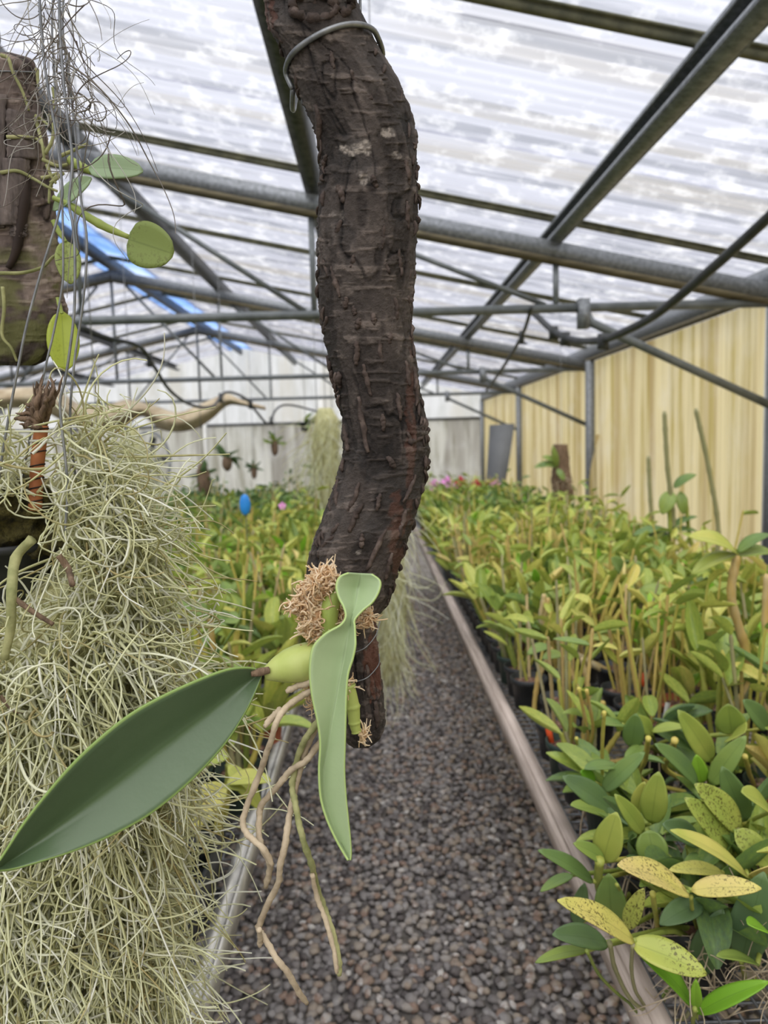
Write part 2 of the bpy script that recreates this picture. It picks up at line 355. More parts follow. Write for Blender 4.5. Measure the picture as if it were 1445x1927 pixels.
sv = shapes[rng.integers(0, 40, N)]*rng.uniform(.7, 1.3, (N, 1, 1)); a = rng.uniform(0, 6.28, N); tl = rng.uniform(-.35, .35, N)
x_, y_, z_ = sv[..., 0], sv[..., 1], sv[..., 2]; y_, z_ = y_*np.cos(tl)[:, None]-z_*np.sin(tl)[:, None], y_*np.sin(tl)[:, None]+z_*np.cos(tl)[:, None]
sv = np.stack([x_*np.cos(a)[:, None]-y_*np.sin(a)[:, None]+fa[:, :1], x_*np.sin(a)[:, None]+y_*np.cos(a)[:, None]+fa[:, 1:2], z_+rng.uniform(-.004, .004, (N, 1))], -1)
T = (IT[None]+np.arange(N)[:, None, None]*12).reshape(-1, 3)
g = link('gravel', mesh_np('gravel', sv.reshape(-1, 3), [T], [M['stone']], smooth=False, attrs={'hue': np.repeat(rng.random(N), 12)}), FLOOR); g['kind'] = 'stuff'

def corrugated(a, b, c, width, wl=.076, amp=.007, per=6, rows=1, sag=0.):
    """sheet spanned from corner a along a->b (corrugated) and a->c"""
    a, b, c = (np.asarray(q, float) for q in (a, b, c)); u = b-a; v = c-a; nrm = np.cross(u, v); nrm /= np.linalg.norm(nrm)
    L = np.linalg.norm(u); nc = max(4, int(L/wl*per)); s = np.linspace(0, 1, nc+1); r = np.linspace(0, 1, rows+1)
    V = a+s[None, :, None]*u+r[:, None, None]*v+(amp*np.sin(s*L/wl*2*math.pi))[None, :, None]*nrm
    if sag: V = V+(sag*np.sin(r*math.pi))[:, None, None]*nrm
    V = V.reshape(-1, 3); k = nc+1; Q = [[j*k+i, j*k+i+1, (j+1)*k+i+1, (j+1)*k+i] for j in range(rows) for i in range(nc)]
    return V, np.array(Q)
def sheets(parent, name, m, spans):
    for a, b, c in spans:
        V, Q = corrugated(a, b, c, 1); link(name, mesh_np(name, V-worldloc(parent), [Q], [m], smooth=True), parent)
def shell(name, loc):
    o = bpy.data.objects.new(name, None); COL.objects.link(o); o.location = loc; o['kind'] = 'structure'; return o
wr = shell('wall_right', (XR, 5, 0)); y = YF
while y < YB-.05:
    d = min(.98, YB-y); sheets(wr, 'wall_sheet', M['wall_yellow'], [((XR+.004*(int(y*3) % 2), y, 0), (XR+.004*(int(y*3) % 2), y+d+.02, 0), (XR+.004, y, 2.29))]); y += .98
wl_ = shell('wall_left', (XL, 5, 0)); y = YF
while y < YB-.05:
    d = min(1.96, YB-y); sheets(wl_, 'wall_sheet', M['wall_white'], [((XL, y, 0), (XL, y+d, 0), (XL, y, 2.29))]); y += 1.96
wb = shell('wall_back', (XRIDGE, YB, 0)); x = XL; k = 0
while x < XR-.05:
    d = min(1.03, XR-x); sheets(wb, 'wall_sheet', M['wall_white'], [((x, YB+.004*(k % 2), 0), (x+d, YB+.004*(k % 2), 0), (x, YB, 1.93))]); x += 1.03; k += 1
x = XL
while x < XR-.05:   # gable sheets above the corrugated wall
    d = min(1.03, XR-x); x1 = x+d
    V = np.array([[x, YB+.02, 1.93], [x1, YB+.02, 1.93], [x1, YB+.02, zr(x1)+.16], [x, YB+.02, zr(x)+.16]])
    link('gable_sheet', mesh_np('gable_sheet', V-worldloc(wb), [[[0, 1, 2, 3]]], [M['gable']], smooth=False), wb); x += 1.03
mb = MB(); mb.box((XRIDGE, YB-.03, 1.93), (XR-XL, .05, .06)); mb.build('wall_rail', M['galv_dark'], wb)
wf = shell('wall_front', (XRIDGE, YF, 0)); x = XL
while x < XR-.05:
    d = min(1.03, XR-x); sheets(wf, 'wall_sheet', M['wall_white'], [((x, YF, 0), (x+d, YF, 0), (x, YF, 2.3))])
    V = np.array([[x, YF, 2.3], [x+d, YF, 2.3], [x+d, YF, zr(x+d)+.16], [x, YF, zr(x)+.16]]); link('gable_sheet', mesh_np('gable_sheet', V-worldloc(wf), [[[0, 1, 2, 3]]], [M['gable']], smooth=False), wf); x += 1.03
# roof: one translucent sheet per strip, both slopes
ce = shell('ceiling', (XRIDGE, 5, zr(XRIDGE)))
y = YF; k = 0; BAR_Y = [.55, 2.45, 4.33, 6.25, 8.2, 10.15, 12.1, 14.1]
while y < YB-.05:
    d = min(.95, YB-y); o_ = .16+.006*(k % 2)
    for x0, x1 in ((XRIDGE+.22, XR+.1), (XL-.1, XRIDGE-.22)):
        sheets(ce, 'roof_sheet', M['roof'], [((x0, y, zr(x0)+o_), (x0, y+d+.03, zr(x0)+o_), (x1, y, zr(x1)+o_))])
    for s in (-1, 1):
        xa, xb = XRIDGE, XRIDGE+s*.26
        sheets(ce, 'ridge_sheet', M['ridge_blue'], [((xa, y, zr(xa)+.17), (xa, y+d+.02, zr(xa)+.17), (xb, y, zr(xb)+.175))])
    y += .95; k += 1
# glazing bars under the sheet joints
where = {2.45: 'crossing the top right corner', 4.33: 'just above the nearest truss'}
for i_, yb in enumerate(BAR_Y):
    mb = MB()
    for x0, x1 in ((XR, XRIDGE), (XRIDGE, XL)):
        mb.bar((x0, yb, zr(x0)+.135), (x1, yb, zr(x1)+.135), .022, .035)
        mb.bar((x0, yb, zr(x0)+.149), (x1, yb, zr(x1)+.149), .05, .008)
    tag(mb.build('glazing_bar', M['bar_olive']), 'olive-stained glazing bar across the roof, '+where.get(yb, ['overhead of the viewer', '', '', 'first beyond the nearest truss', 'above the second truss', 'just beyond the second truss', 'above the third truss', 'last before the back wall'][i_]), 'bar', 'glazing bars under the roof sheets')
# purlins: galvanised channels that run the length of the house
def channel(x, label, open_side, h=.115, fl=.06, t=.006, m='galv_dark'):
    s = 1 if x > XRIDGE else -1; up = np.array([s*.213, 0, 1]); up /= np.linalg.norm(up); ax = np.array([up[2], 0, -up[0]])
    z0 = np.array([x, 0, zr(x)]); mb = MB(); Rm = np.array([ax, [0, 1, 0], up]).T; L = YB-YF-.1; ym = (YB+YF)/2
    c0 = z0+np.array([0, ym, 0])
    mb.box(c0+ax*(-open_side*fl/2)+up*h/2, (t, L, h), Rm)
    mb.box(c0+up*t/2, (fl, L, t), Rm); mb.box(c0+up*(h-t/2), (fl, L, t), Rm)
    mb.box(c0+ax*(open_side*(fl/2-t/2))+up*.014, (t, L, .022), Rm); mb.box(c0+ax*(open_side*(fl/2-t/2))+up*(h-.014), (t, L, .022), Rm)
    return tag(mb.build('purlin', M[m]), label, 'purlin', 'roof purlins')
channel(1.055, 'wide galvanised channel purlin crossing the upper right of the roof', -1, fl=.07, m='galv')
channel(-.30, 'dark roof purlin running up beside the top of the hanging branch', -1, fl=.075)
channel(-1.625, 'roof purlin on the left behind the driftwood mount', -1)
channel(-4.1, 'purlin of the far roof slope nearest the ridge', 1); channel(-5.5, 'middle purlin of the far roof slope', 1); channel(-6.8, 'purlin of the far roof slope low near the left wall', 1)
mb = MB(); mb.bar((XRIDGE, YF+.05, zr(XRIDGE)+.07), (XRIDGE, YB-.05, zr(XRIDGE)+.07), .05, .12); tag(mb.build('ridge_beam', M['galv_dark']), 'dark ridge beam under the blue strip of the roof', 'beam')
ev = thing('eave_beam', (XR-.04, 5, 2.29), 'long grey eave beam with flaking wooden lip along the top of the yellow wall', 'beam')
mb = MB(); mb.bar((XR-.04, YF+.05, 2.38), (XR-.04, YB-.05, 2.38), .05, .13); mb.build('beam', M['galv'], ev)
mb = MB(); mb.bar((XR-.06, YF+.05, 2.295), (XR-.06, YB-.05, 2.295), .035, .035); mb.build('wooden_lip', M['batten'], ev)
mb = MB(); mb.bar((XL+.04, YF+.05, 2.36), (XL+.04, YB-.05, 2.36), .05, .16); tag(mb.build('eave_beam', M['galv']), 'eave beam along the far left wall', 'beam')
# trusses
ORD = {4.3: 'nearest', 8.2: 'second', 12.1: 'third', .4: 'overhead'}
def truss(Y):
    t = thing('roof_truss', (XRIDGE, Y, 2.2), ORD[Y]+' galvanised roof truss with pipe bottom chord, counting from the branch' if Y != .4 else 'roof truss overhead of the viewer, outside the top of the view', 'truss', 'roof trusses')
    for x0, x1 in ((XR, XRIDGE), (XL, XRIDGE)):
        mb = MB(); mb.bar((x0, Y, zr(x0)-.045), (x1, Y, zr(x1)-.045), .05, .09); mb.build('rafter', M['galv'], t)
        mb = MB(); mb.bar((x0, Y-.005, zr(x0)-.107), (x1, Y-.005, zr(x1)-.107), .06, .03); mb.build('batten', M['batten'], t)
    zc = 2.22
    mb = MB(); mb.tube([(XL, Y, zc), (XR, Y, zc)], .026, 12); mb.build('bottom_chord', M['pipe'], t, True)
    nodes = [(1.06, .0), (-.3, 0.), (-1.62, 0.)]
    def strut(a, b, r=.015):
        mb = MB(); mb.tube([a, b], r, 8); mb.build('strut', M['pipe'], t, True)
    for s in (1, -1):
        mx = lambda x: x if s == 1 else 2*XRIDGE-x
        for xv in (1.06, -.31): strut((mx(xv), Y, zc), (mx(xv), Y, zr(xv)-.11), .017)
        strut((mx(1.0), Y, zc+.02), (mx(-.24), Y, zr(-.24)-.12)); strut((mx(-.36), Y, zc+.02), (mx(-1.5), Y, zr(-1.5)-.12)); strut((mx(-1.7), Y, zc+.02), (mx(-2.6), Y, zr(-2.6)-.13))
        strut((mx(-1.62), Y, zc), (mx(-1.62), Y, zr(-1.62)-.11), .014)
        mb = MB(); mb.tube([(mx(1.22), Y-.02, zc-.02), (mx(1.26), Y-.02, zc-.09), (mx(2.37), Y-.02, zc-.62)], .024, 10); mb.build('knee_brace', M['pipe'], t, True)
        mb = MB(); mb.bar((mx(1.21), Y-.02, zc+.045), (mx(1.21), Y-.02, zc-.12), .06, .06, (0, 1, 0)); mb.build('clamp', M['galv'], t)
    mb = MB(); mb.tube([(XRIDGE, Y, zc), (XRIDGE, Y, zr(XRIDGE)-.1)], .016, 8); mb.build('king_post', M['pipe'], t, True)
for Y in (.4, 4.3, 8.2, 12.1): truss(Y)
for Y, lb in ((.4, 'steel wall post beside the viewer, outside the view'), (4.3, 'steel wall post at the right edge carrying the nearest knee brace'), (8.0, 'grey steel wall post with white edge between two yellow sheets'), (11.9, 'slim wall post behind the hanging slab mount on the yellow wall'), (15.9, 'farthest wall post beside the leaning grey board')):
    p = thing('wall_post', (XR-.07, Y, 0), lb, 'post', 'posts along the right wall')
    mb = MB(); mb.box((XR-.07, Y, 1.14), (.08, .08, 2.28)); mb.build('post', M['galv'], p)
    mb = MB(); mb.box((XR-.07, Y+.065, 1.14), (.05, .05, 2.28)); mb.build('edge_strip', M['white_post'], p)
for x, lb in ((-1.1, 'white post of the back wall left of the branch'), (-.55, 'thin white post of the back wall right of the blue tag'), (-3.6, 'white post of the back wall behind the shade cloth'), (.9, 'post of the back wall right of the branch')):
    mb = MB(); mb.box((x, YB-.08, 1.25), (.07, .07, 2.5)); tag(mb.build('back_post', M['white_post']), lb, 'post', 'posts along the back wall')
# curled torn sheet by the second post
V = []; nn, mm = 14, 12
for i in range(nn):
    for j in range(mm):
        s = i/(nn-1); t_ = j/(mm-1); w_ = .34*(1-.55*abs(s-.45)/.55)
        V.append((XR-.03-.16*t_*t_*math.sin(s*math.pi), 7.93-w_*t_, .35+1.15*s))
Q = [[i*mm+j, i*mm+j+1, (i+1)*mm+j+1, (i+1)*mm+j] for i in range(nn-1) for j in range(mm-1)]
fl_ = link('curled_flap', mesh_np('curled_flap', np.array(V)-worldloc(wr), [Q], [M['wall_yellow']]), wr)

# ------------------------------------------------------------------ benches
def bench(x0, x1, y0, y1, label, rails, legs_x):
    b = thing('plant_bench', ((x0+x1)/2, (y0+y1)/2, 0), label, 'bench')
    for xr_, wd, m in rails:
        s = 1 if xr_ == x1 else -1
        mb = MB(); mb.box((xr_, (y0+y1)/2, .752), (wd, y1-y0, .006)); mb.box((xr_+s*(wd/2+.0035), (y0+y1)/2, .732), (.006, y1-y0, .05)); mb.build('rail', m, b)
    mb = MB(); st_ = .03
    for x in np.arange(x0+.02, x1, st_): mb.box((x, (y0+min(y1, 4.5))/2, .742), (.003, min(y1, 4.5)-y0, .003))
    for y in np.arange(y0+.02, min(y1, 4.5), st_): mb.box(((x0+x1)/2, y, .739), (x1-x0, .003, .003))
    mb.box(((x0+x1)/2, (max(4.5, y0)+y1)/2, .74), (x1-x0, max(.02, y1-4.5), .004))
    o = mb.build('wire_mesh', M['wire'], b); o['kind'] = 'stuff'
    for y in np.arange(y0+.3, y1, 1.5):
        mb = MB(); mb.bar((x0+.02, y, .715), (x1-.02, y, .715), .04, .045); mb.build('cross_bar', M['galv_dark'], b)
        for x in legs_x: mb = MB(); mb.box((x, y, .345), (.045, .045, .69)); mb.build('leg', M['galv_dark'], b)
BR0, BR1, BY1 = .345, 1.45, 7.9
bench(BR0, BR1, -.6, BY1, 'long raised plant bench right of the gravel path with pinkish grey edge rail', [(BR0, .026, M['wood_grey']), (BR1, .026, M['alum'])], (.8, 1.3))
bench(-2.3, -.266, -.6, BY1, 'long raised plant bench left of the gravel path with dull aluminium edge rail', [(-.266, .024, M['alum']), (-2.3, .024, M['alum'])], (-1.0, -2.1))
bench(-7.4, -3.1, 1.5, 8.2, 'second plant bench further left beyond the near one', [(-3.1, .024, M['alum'])], (-3.8, -6.8))
# ------------------------------------------------------------------ foreground: bark-covered branch with a mounted orchid
RV = RC @ np.array([1., 0, 0])
def interp(tab, y): t = np.array(tab, float); return [np.interp(y, t[:, 0], t[:, k]) for k in range(1, t.shape[1])]
LOG = [(-170, 470, 610), (-80, 490, 640), (0, 505, 665), (50, 510, 690), (100, 538, 712), (150, 556, 742), (200, 577, 762), (250, 597, 776), (300, 606, 781), (350, 604, 784), (400, 602, 783), (450, 602, 780), (500, 600, 778), (550, 602, 773), (600, 606, 771), (650, 614, 775), (700, 625, 784), (750, 637, 791), (800, 645, 802), (850, 645, 806), (900, 637, 800), (950, 618, 787), (1000, 600, 773), (1050, 585, 757), (1090, 578, 745), (1125, 585, 735), (1150, 600, 718), (1170, 622, 706), (1200, 632, 706), (1260, 640, 714), (1300, 646, 721), (1360, 650, 725), (1390, 652, 716), (1402, 658, 702), (1408, 672, 690)]
YL = .66
def log_center(py):
    l, r = interp(LOG, py); return (l+r)/2, (r-l)/2
def log_surf(px, py, lift=0.):
    c, h = log_center(py); u = max(-.999, min(.999, (px-c)/h)); hd = h/F*YL*.92
    P = atY(c, py, YL); tw = CAM-P; tw /= np.linalg.norm(tw)
    return P+RV*(u*(h/F*YL+lift))+tw*(math.sqrt(1-u*u)*(hd+lift))
def bark_body(tab, Y, py0, py1, ny, na, depth=.92, amp=1., seed=0.):
    py = np.linspace(py0, py1, ny); l, r = interp(tab, py); k = np.array([.06, .12, .2, .24, .2, .12, .06]); kk = k/k.sum()
    sm = lambda q: np.convolve(np.pad(q, 3, mode='edge'), kk, 'valid'); l, r = sm(l), sm(r)
    c = (l+r)/2; h = (r-l)/2/F*Y; C0 = np.array([atY(a_, b_, Y) for a_, b_ in zip(c, py)])
    tw = CAM-C0; tw /= np.linalg.norm(tw, axis=1, keepdims=True); a = np.arange(na)*2*math.pi/na
    s = np.concatenate([[0], np.cumsum(np.linalg.norm(np.diff(C0, axis=0), axis=1))])
    ca, sa = np.cos(a)[None], np.sin(a)[None]
    q = np.stack([ca*.042+0*s[:, None], sa*.042+0*s[:, None], s[:, None]+0*ca], -1)+seed
    lump = fbm(q*22, 3)-.5
    wv = q+np.stack([vnoise(q*40), vnoise(q*40+9), vnoise(q*40+5)], -1)*.012
    pl = fbm(wv*np.array([70, 70, 24]), 3); plate = sstep(.47, .56, pl)
    pl2 = fbm(wv*np.array([38, 38, 15])+4., 3); crack = np.abs(pl2-.5); cr = 1-sstep(.0, .035, crack)
    hz = fbm(q*np.array([45, 45, 300])+2., 3); hzr = sstep(.56, .68, hz)
    gr = fbm(q*330, 3)-.5
    patch = sstep(.4, .6, vnoise(q*18+3.))
    d = amp*(.0045*lump+.0013*plate*(.35+.65*patch)-.0016*cr*patch+.0013*hzr*(1-.5*plate)+.0019*gr)
    Rr = h[:, None]+d; Rd = h[:, None]*depth+d
    P = C0[:, None]+RV[None, None]*(ca*Rr)[..., None]+tw[:, None]*(sa*Rd)[..., None]
    i = np.arange(ny-1)[:, None]*na; j = np.arange(na)[None]; j2 = (j+1) % na
    Q = np.stack([i+j, i+j2, i+na+j2, i+na+j], -1).reshape(-1, 4)
    V = P.reshape(-1, 3); nV = len(V); V = np.vstack([V, C0[0], C0[-1]])
    T = [[nV, (x+1) % na, x] for x in range(na)]+[[nV+1, (ny-1)*na+x, (ny-1)*na+(x+1) % na] for x in range(na)]
    ch = np.clip(.40+.5*lump+.22*plate-.3*cr*patch+.25*(hzr-.3)+.35*gr, 0, 1)
    return V, Q, T, np.append(ch.ravel(), [.3, .3]), (py, a, q)
V, Q, T, ch, (py_, a_, q_) = bark_body(LOG, YL, -170, 1408, 760, 230)
# lichen and bare red wood, by where they sit on the bark
lich = np.zeros((760, 230)); red = np.zeros((760, 230)); cpx, hpx = log_center(py_); X_ = cpx[:, None]+hpx[:, None]*np.cos(a_)[None]; Yp = py_[:, None]+0*X_; front = np.sin(a_)[None] > 0
nz = fbm(q_*150, 3)
for x, y, rx, ry, s in ((678, 279, 26, 12, 1.), (727, 250, 13, 10, .8), (688, 335, 12, 12, .7), (740, 292, 8, 6, .5), (640, 405, 12, 12, .35), (676, 1040, 4, 4, .5)):
    lich = np.maximum(lich, s*np.where(front, sstep(1.3, .35, ((X_-x)/rx)**2+((Yp-y)/ry)**2+(nz-.5)*5.5), 0))
lich *= .35+.65*sstep(.38, .6, fbm(q_*480, 2))
red = np.where(front, sstep(1.2, .3, ((X_-705)/20)**2+((Yp-1240)/75)**2+(nz-.5)*2.5), 0)
red = np.maximum(red, .8*np.where(front, sstep(1.2, .4, ((X_-512)/16)**2+((Yp-35)/40)**2+(nz-.5)*3), 0))
red = np.maximum(red, .6*np.where(front, sstep(1.2, .4, ((X_-745)/16)**2+((Yp-1010)/80)**2+(nz-.5)*3), 0)); red = np.maximum(red, .5*np.where(front, sstep(1.1, .4, ((X_-770)/10)**2+((Yp-800)/170)**2+(nz-.5)*3), 0))
n = NT('dark_bark'); c = n.ramp(n.attr('ch'), [(.12, lin(30, 26, 24)), (.38, lin(58, 51, 47)), (.6, lin(77, 69, 64)), (.85, lin(116, 105, 98))])
c = n.mix(n.ramp(n.noise(n.coord(), 24, 4), [(.5, (0, 0, 0, 1)), (.75, (.5, .5, .5, 1))]), c, lin(92, 88, 86))
c = n.mix(n.math('MULTIPLY', n.attr('red'), .55), c, lin(118, 72, 54)); c = n.mix(n.attr('lich'), c, lin(176, 166, 156))
bb = n.bump(n.noise(n.coord((1, 1, 1)), 420, 5, .7), .8, .004); M['bark'] = n.done(n.bsdf(c, .72, 0, .3, bb))
mt = log_surf(*[log_center(0)[0], 0])
BR = thing('hanging_branch', atY(log_center(1400)[0], 1400, YL), 'thick dark brown bark-covered branch hanging in the middle of the view', 'branch')
link('branch_wood', mesh_np('branch_wood', V-worldloc(BR), [Q, T], [M['bark']], attrs={'ch': ch, 'lich': np.append(lich.ravel(), [0, 0]), 'red': np.append(red.ravel(), [0, 0])}), BR)
M['bark_ridge'] = mat('bark_ridge', [(.25, lin(40, 32, 28)), (.55, lin(72, 60, 54)), (.8, lin(112, 98, 90))], 90, .8, bump=.5, bscale=250, dist=.003)
ridges = [[(628, 500), (636, 530), (643, 558)], [(655, 560), (651, 583)], [(669, 576), (669, 593)], [(678, 600), (673, 618)], [(671, 641), (674, 665), (671, 686)], [(713, 636), (714, 660), (718, 684)], [(684, 686), (690, 712), (699, 746)], [(678, 746), (681, 780), (686, 810), (694, 852)], [(759, 679), (767, 726)], [(621, 598), (611, 630)], [(617, 669), (628, 742)], [(679, 908), (666, 945), (656, 962)], [(684, 948), (670, 972), (660, 1001)], [(633, 1008), (613, 1025), (600, 1051)], [(723, 998), (703, 1041), (688, 1074)], [(779, 895), (756, 945)], [(681, 1005), (680, 1031)], [(719, 490), (729, 513)], [(732, 626), (728, 646)], [(766, 815), (772, 832), (792, 822)], [(515, 25), (525, 60), (540, 80)], [(600, 197), (608, 233), (605, 283)], [(620, 290), (613, 317)], [(657, 133), (670, 160)], [(623, 97), (630, 130)], [(647, 413), (633, 450)], [(690, 180), (694, 188)], [(640, 700), (642, 730)], [(608, 450), (622, 520)], [(745, 470), (750, 520)], [(757, 300), (764, 350)], [(760, 380), (762, 430)], [(720, 420), (716, 470)], [(700, 330), (706, 352)], [(640, 350), (652, 380)], [(668, 480), (664, 505)], [(740, 560), (742, 600)], [(700, 590), (703, 612)], [(745, 740), (752, 790)], [(720, 780), (722, 810)], [(650, 800), (658, 850)], [(776, 690), (782, 760)], [(730, 860), (742, 880)], [(640, 900), (632, 940)], [(715, 930), (708, 960)], [(760, 960), (748, 1010)], [(640, 985), (624, 1010)], [(735, 1040), (722, 1090)], [(690, 1250), (694, 1310)], [(706, 1320), (710, 1370)], [(690, 1340), (692, 1385)]]
for rd in ridges:
    P = smoothpath([log_surf(x, y, .0006) for x, y in rd], 12); P += rng.normal(0, .00045, P.shape)
    R = .0024*np.sin(np.linspace(.25, math.pi-.25, 12))**.5*rng.uniform(.75, 1.15)*rng.uniform(.8, 1.2, 12)
    mb = MB(); mb.tube(P, R, 7); mb.build('bark_ridge', M['bark_ridge'], BR, True)
# frayed bark chips on the silhouette
for i in range(90):
    y = rng.uniform(20, 1130); c, h = log_center(y); s = 1 if rng.random() < .6 else -1; x = c+s*h*rng.uniform(.86, .985)
    P0 = log_surf(x, y, .0003); ln = rng.uniform(.005, .014); P1 = log_surf(x+rng.uniform(-4, 4), y+ln/YL*F, .0012); mb = MB(); rr = rng.uniform(.001, .0021)
    mb.tube(smoothpath([P0, (P0+P1)/2+RV*s*.0012+rng.normal(0, .0006, 3), P1], 5), [rr*.5, rr, rr*1.1, rr*.9, rr*.4], 5); mb.build('bark_flake', M['bark_ridge'], BR, False)
# knot hollow near the top
for px, py, r in ((590, 12, .017), (628, 6, .015)):
    P = log_surf(px, py, -.004); mb = MB(); ring = [P+RV*math.cos(t)*r+np.array([0, 0, 1])*math.sin(t)*r*.62+(CAM-P)/np.linalg.norm(CAM-P)*.004 for t in np.linspace(0, 2*math.pi, 30)]
    ring = [q_2+rng.normal(0, .0011, 3) for q_2 in ring]; mb.tube(ring, .0022+.0024*rng.random(30), 6); mb.build('knot_rim', M['bark_ridge'], BR, True)
# hanging wire and its loop
lp = [(545, 168), (547, 135), (560, 105), (582, 80), (612, 58), (645, 46), (675, 49), (695, 66)]
fr = [log_surf(x, y, .0035) for x, y in lp]; bc = atY(620, 115, YL+.055); fr2 = [fr[-1]+np.array([.004, .03, -.004]), bc+np.array([.02, 0, .0]), bc+np.array([-.025, 0, -.02]), fr[0]+np.array([-.003, .03, -.004])]
ZP = 2.72   # hanging pipe height
mb = MB(); mb.tube(smoothpath(fr+fr2+[fr[0]], 60), .0023, 8); mb.build('wire_loop', M['wire'], BR, True)
hk = fr[-1]+np.array([-.004, .012, 0]); mb = MB(); mb.tube(smoothpath([hk, atY(676, 25, YL+.01), atY(676, -100, YL+.01), np.array([hk[0], .66, ZP])], 24), .0013, 6); mb.build('hanging_wire', M['wire'], BR, True)
mb = MB(); mb.tube([(-1.62, .68, ZP+.02), (1.05, .68, ZP+.02)], .018, 10); tag(mb.build('hanging_pipe', M['pipe'], None, True), 'grey cross pipe overhead that the branch and moss pot hang from', 'pipe')
for x in (-1.62, 1.05):
    pass

# ---- the mounted orchid
OR = thing('mounted_orchid', log_surf(640, 1200), 'orchid with long dark leaf tied to the lower end of the branch', 'orchid')
def outline_leaf(name, A, B, frac, Ya, Yb, Ym, m, parent, mid=None, hue=.5, thick=.0016, sub=5, cs=8):
    k = len(A); nn = (k-1)*sub+1; A = smoothpath(np.c_[A, Ya], nn); B = smoothpath(np.c_[B, Yb], nn)
    if mid is None: mid = np.array([[a[0]*(1-f)+b[0]*f, a[1]*(1-f)+b[1]*f] for a, b, f in zip(A[::sub], B[::sub], frac)])
    C = smoothpath(np.c_[mid, Ym], nn); u = np.linspace(-1, 1, 2*cs+1); V = []; lv = []
    for a, b, c in zip(A, B, C):
        pa, pb, pc = atY(*a), atY(*b), atY(*c)
        for t in u:
            s = abs(t); e_ = pa if t < 0 else pb; V.append(pc+(e_-pc)*s+0*(1-s)); lv.append(t)
    w = 2*cs+1; V = np.array(V); Vr = V.reshape(nn, w, 3).copy()
    # round the crease a little
    Vr[:, cs] = Vr[:, cs]*.4+.3*(Vr[:, cs-1]+Vr[:, cs+1]); V = Vr.reshape(-1, 3)
    Q = [[i*w+j, i*w+j+1, (i+1)*w+j+1, (i+1)*w+j] for i in range(nn-1) for j in range(w-1)]
    o = link(name, mesh_np(name, V-worldloc(parent), [Q], [m], attrs={'lv': lv}), parent); o['hue'] = hue
    md = o.modifiers.new('thickness', 'SOLIDIFY'); md.thickness = thick; md.offset = 0
    return o
U = [(494, 1262), (465, 1256), (425, 1260), (370, 1280), (310, 1307), (250, 1340), (195, 1382), (140, 1433), (90, 1490), (45, 1548), (8, 1605), (-12, 1634)]
Lw = [(494, 1268), (482, 1300), (460, 1345), (428, 1395), (385, 1445), (335, 1492), (275, 1538), (210, 1573), (140, 1602), (80, 1621), (25, 1636), (-12, 1640)]
Md = [(492, 1266), (470, 1280), (440, 1302), (398, 1335), (345, 1375), (290, 1416), (235, 1459), (178, 1503), (120, 1546), (65, 1587), (18, 1620), (-12, 1637)]
yy = np.linspace(.595, .50, 12); kn = .02*np.sin(np.linspace(0, 1, 12)*math.pi)**.6
outline_leaf('leaf', U, Lw, None, yy-kn*.4, yy+kn*.2, yy+kn, M['leaf_dark'], OR, mid=Md, hue=.4)['label'] = 'long dark green leathery leaf reaching to the left edge'
A = [(655, 1078), (638, 1086), (632, 1104), (637, 1125), (646, 1142), (650, 1160), (640, 1176), (612, 1192), (590, 1214), (583, 1240), (582, 1275), (587, 1315), (597, 1360), (602, 1400), (600, 1450), (603, 1500), (614, 1540), (632, 1580), (648, 1608), (655, 1619)]
B = [(700, 1080), (716, 1093), (714, 1112), (702, 1133), (684, 1148), (668, 1166), (668, 1180), (669, 1198), (669, 1216), (664, 1240), (655, 1270), (652, 1310), (651, 1355), (650, 1400), (649, 1450), (652, 1500), (656, 1540), (660, 1580), (661, 1606), (659, 1619)]
fr_ = [.5, .5, .5, .5, .55, .6, .68, .75, .78, .8, .82, .72, .5, .3, .14, .12, .14, .2, .3, .5]
ym = np.interp(range(20), [0, 3, 5, 8, 12, 19], [.598, .588, .58, .572, .566, .56])
dm = np.interp(range(20), [0, 2, 5, 9, 13, 19], [.006, .016, .006, .013, .008, .002])
outline_leaf('leaf', A, B, fr_, ym-.003, ym, ym+dm, M['leaf_pale'], OR, hue=.45)['label'] = 'pale green leaf that bends over and hangs straight down'
def px_tube(name, pts, Rpx, m, parent, k=12, nn=24, hue=None, Y=None, nodes=0):
    P = [atY(*p) for p in pts]; P = smoothpath(P, nn); R = np.interp(np.linspace(0, 1, nn), np.linspace(0, 1, len(Rpx)), Rpx)*pts[0][2]/F
    if nodes:
        t = np.linspace(0, nodes, nn); R = R*(1+.16*np.exp(-((t-np.round(t))/.08)**2))
    mb = MB(); mb.tube(P, R, k); o = mb.build(name, m, parent, True)
    if hue is not None: o['hue'] = hue
    return o
px_tube('pseudobulb', [(604, 1240, .612), (570, 1247, .608), (535, 1256, .604), (497, 1269, .60)], [32, 37, 37, 33, 24, 11], M['bulb'], OR, 16, 30, .55)
px_tube('pseudobulb', [(622, 1205, .606), (619, 1160, .604), (626, 1125, .606), (644, 1102, .611)], [15, 17, 18, 15, 10], M['bulb'], OR, 12, 24, .25)
px_tube('pseudobulb', [(655, 1290, .612), (664, 1330, .612), (667, 1360, .612), (671, 1378, .612)], [13, 13, 11, 9], M['bulb'], OR, 12, 40, .5, nodes=3)
px_tube('dry_sheath', [(506, 1261, .594), (488, 1265, .590), (472, 1268, .588)], [7, 8.5, 6], M['husk'], OR, 8, 10)
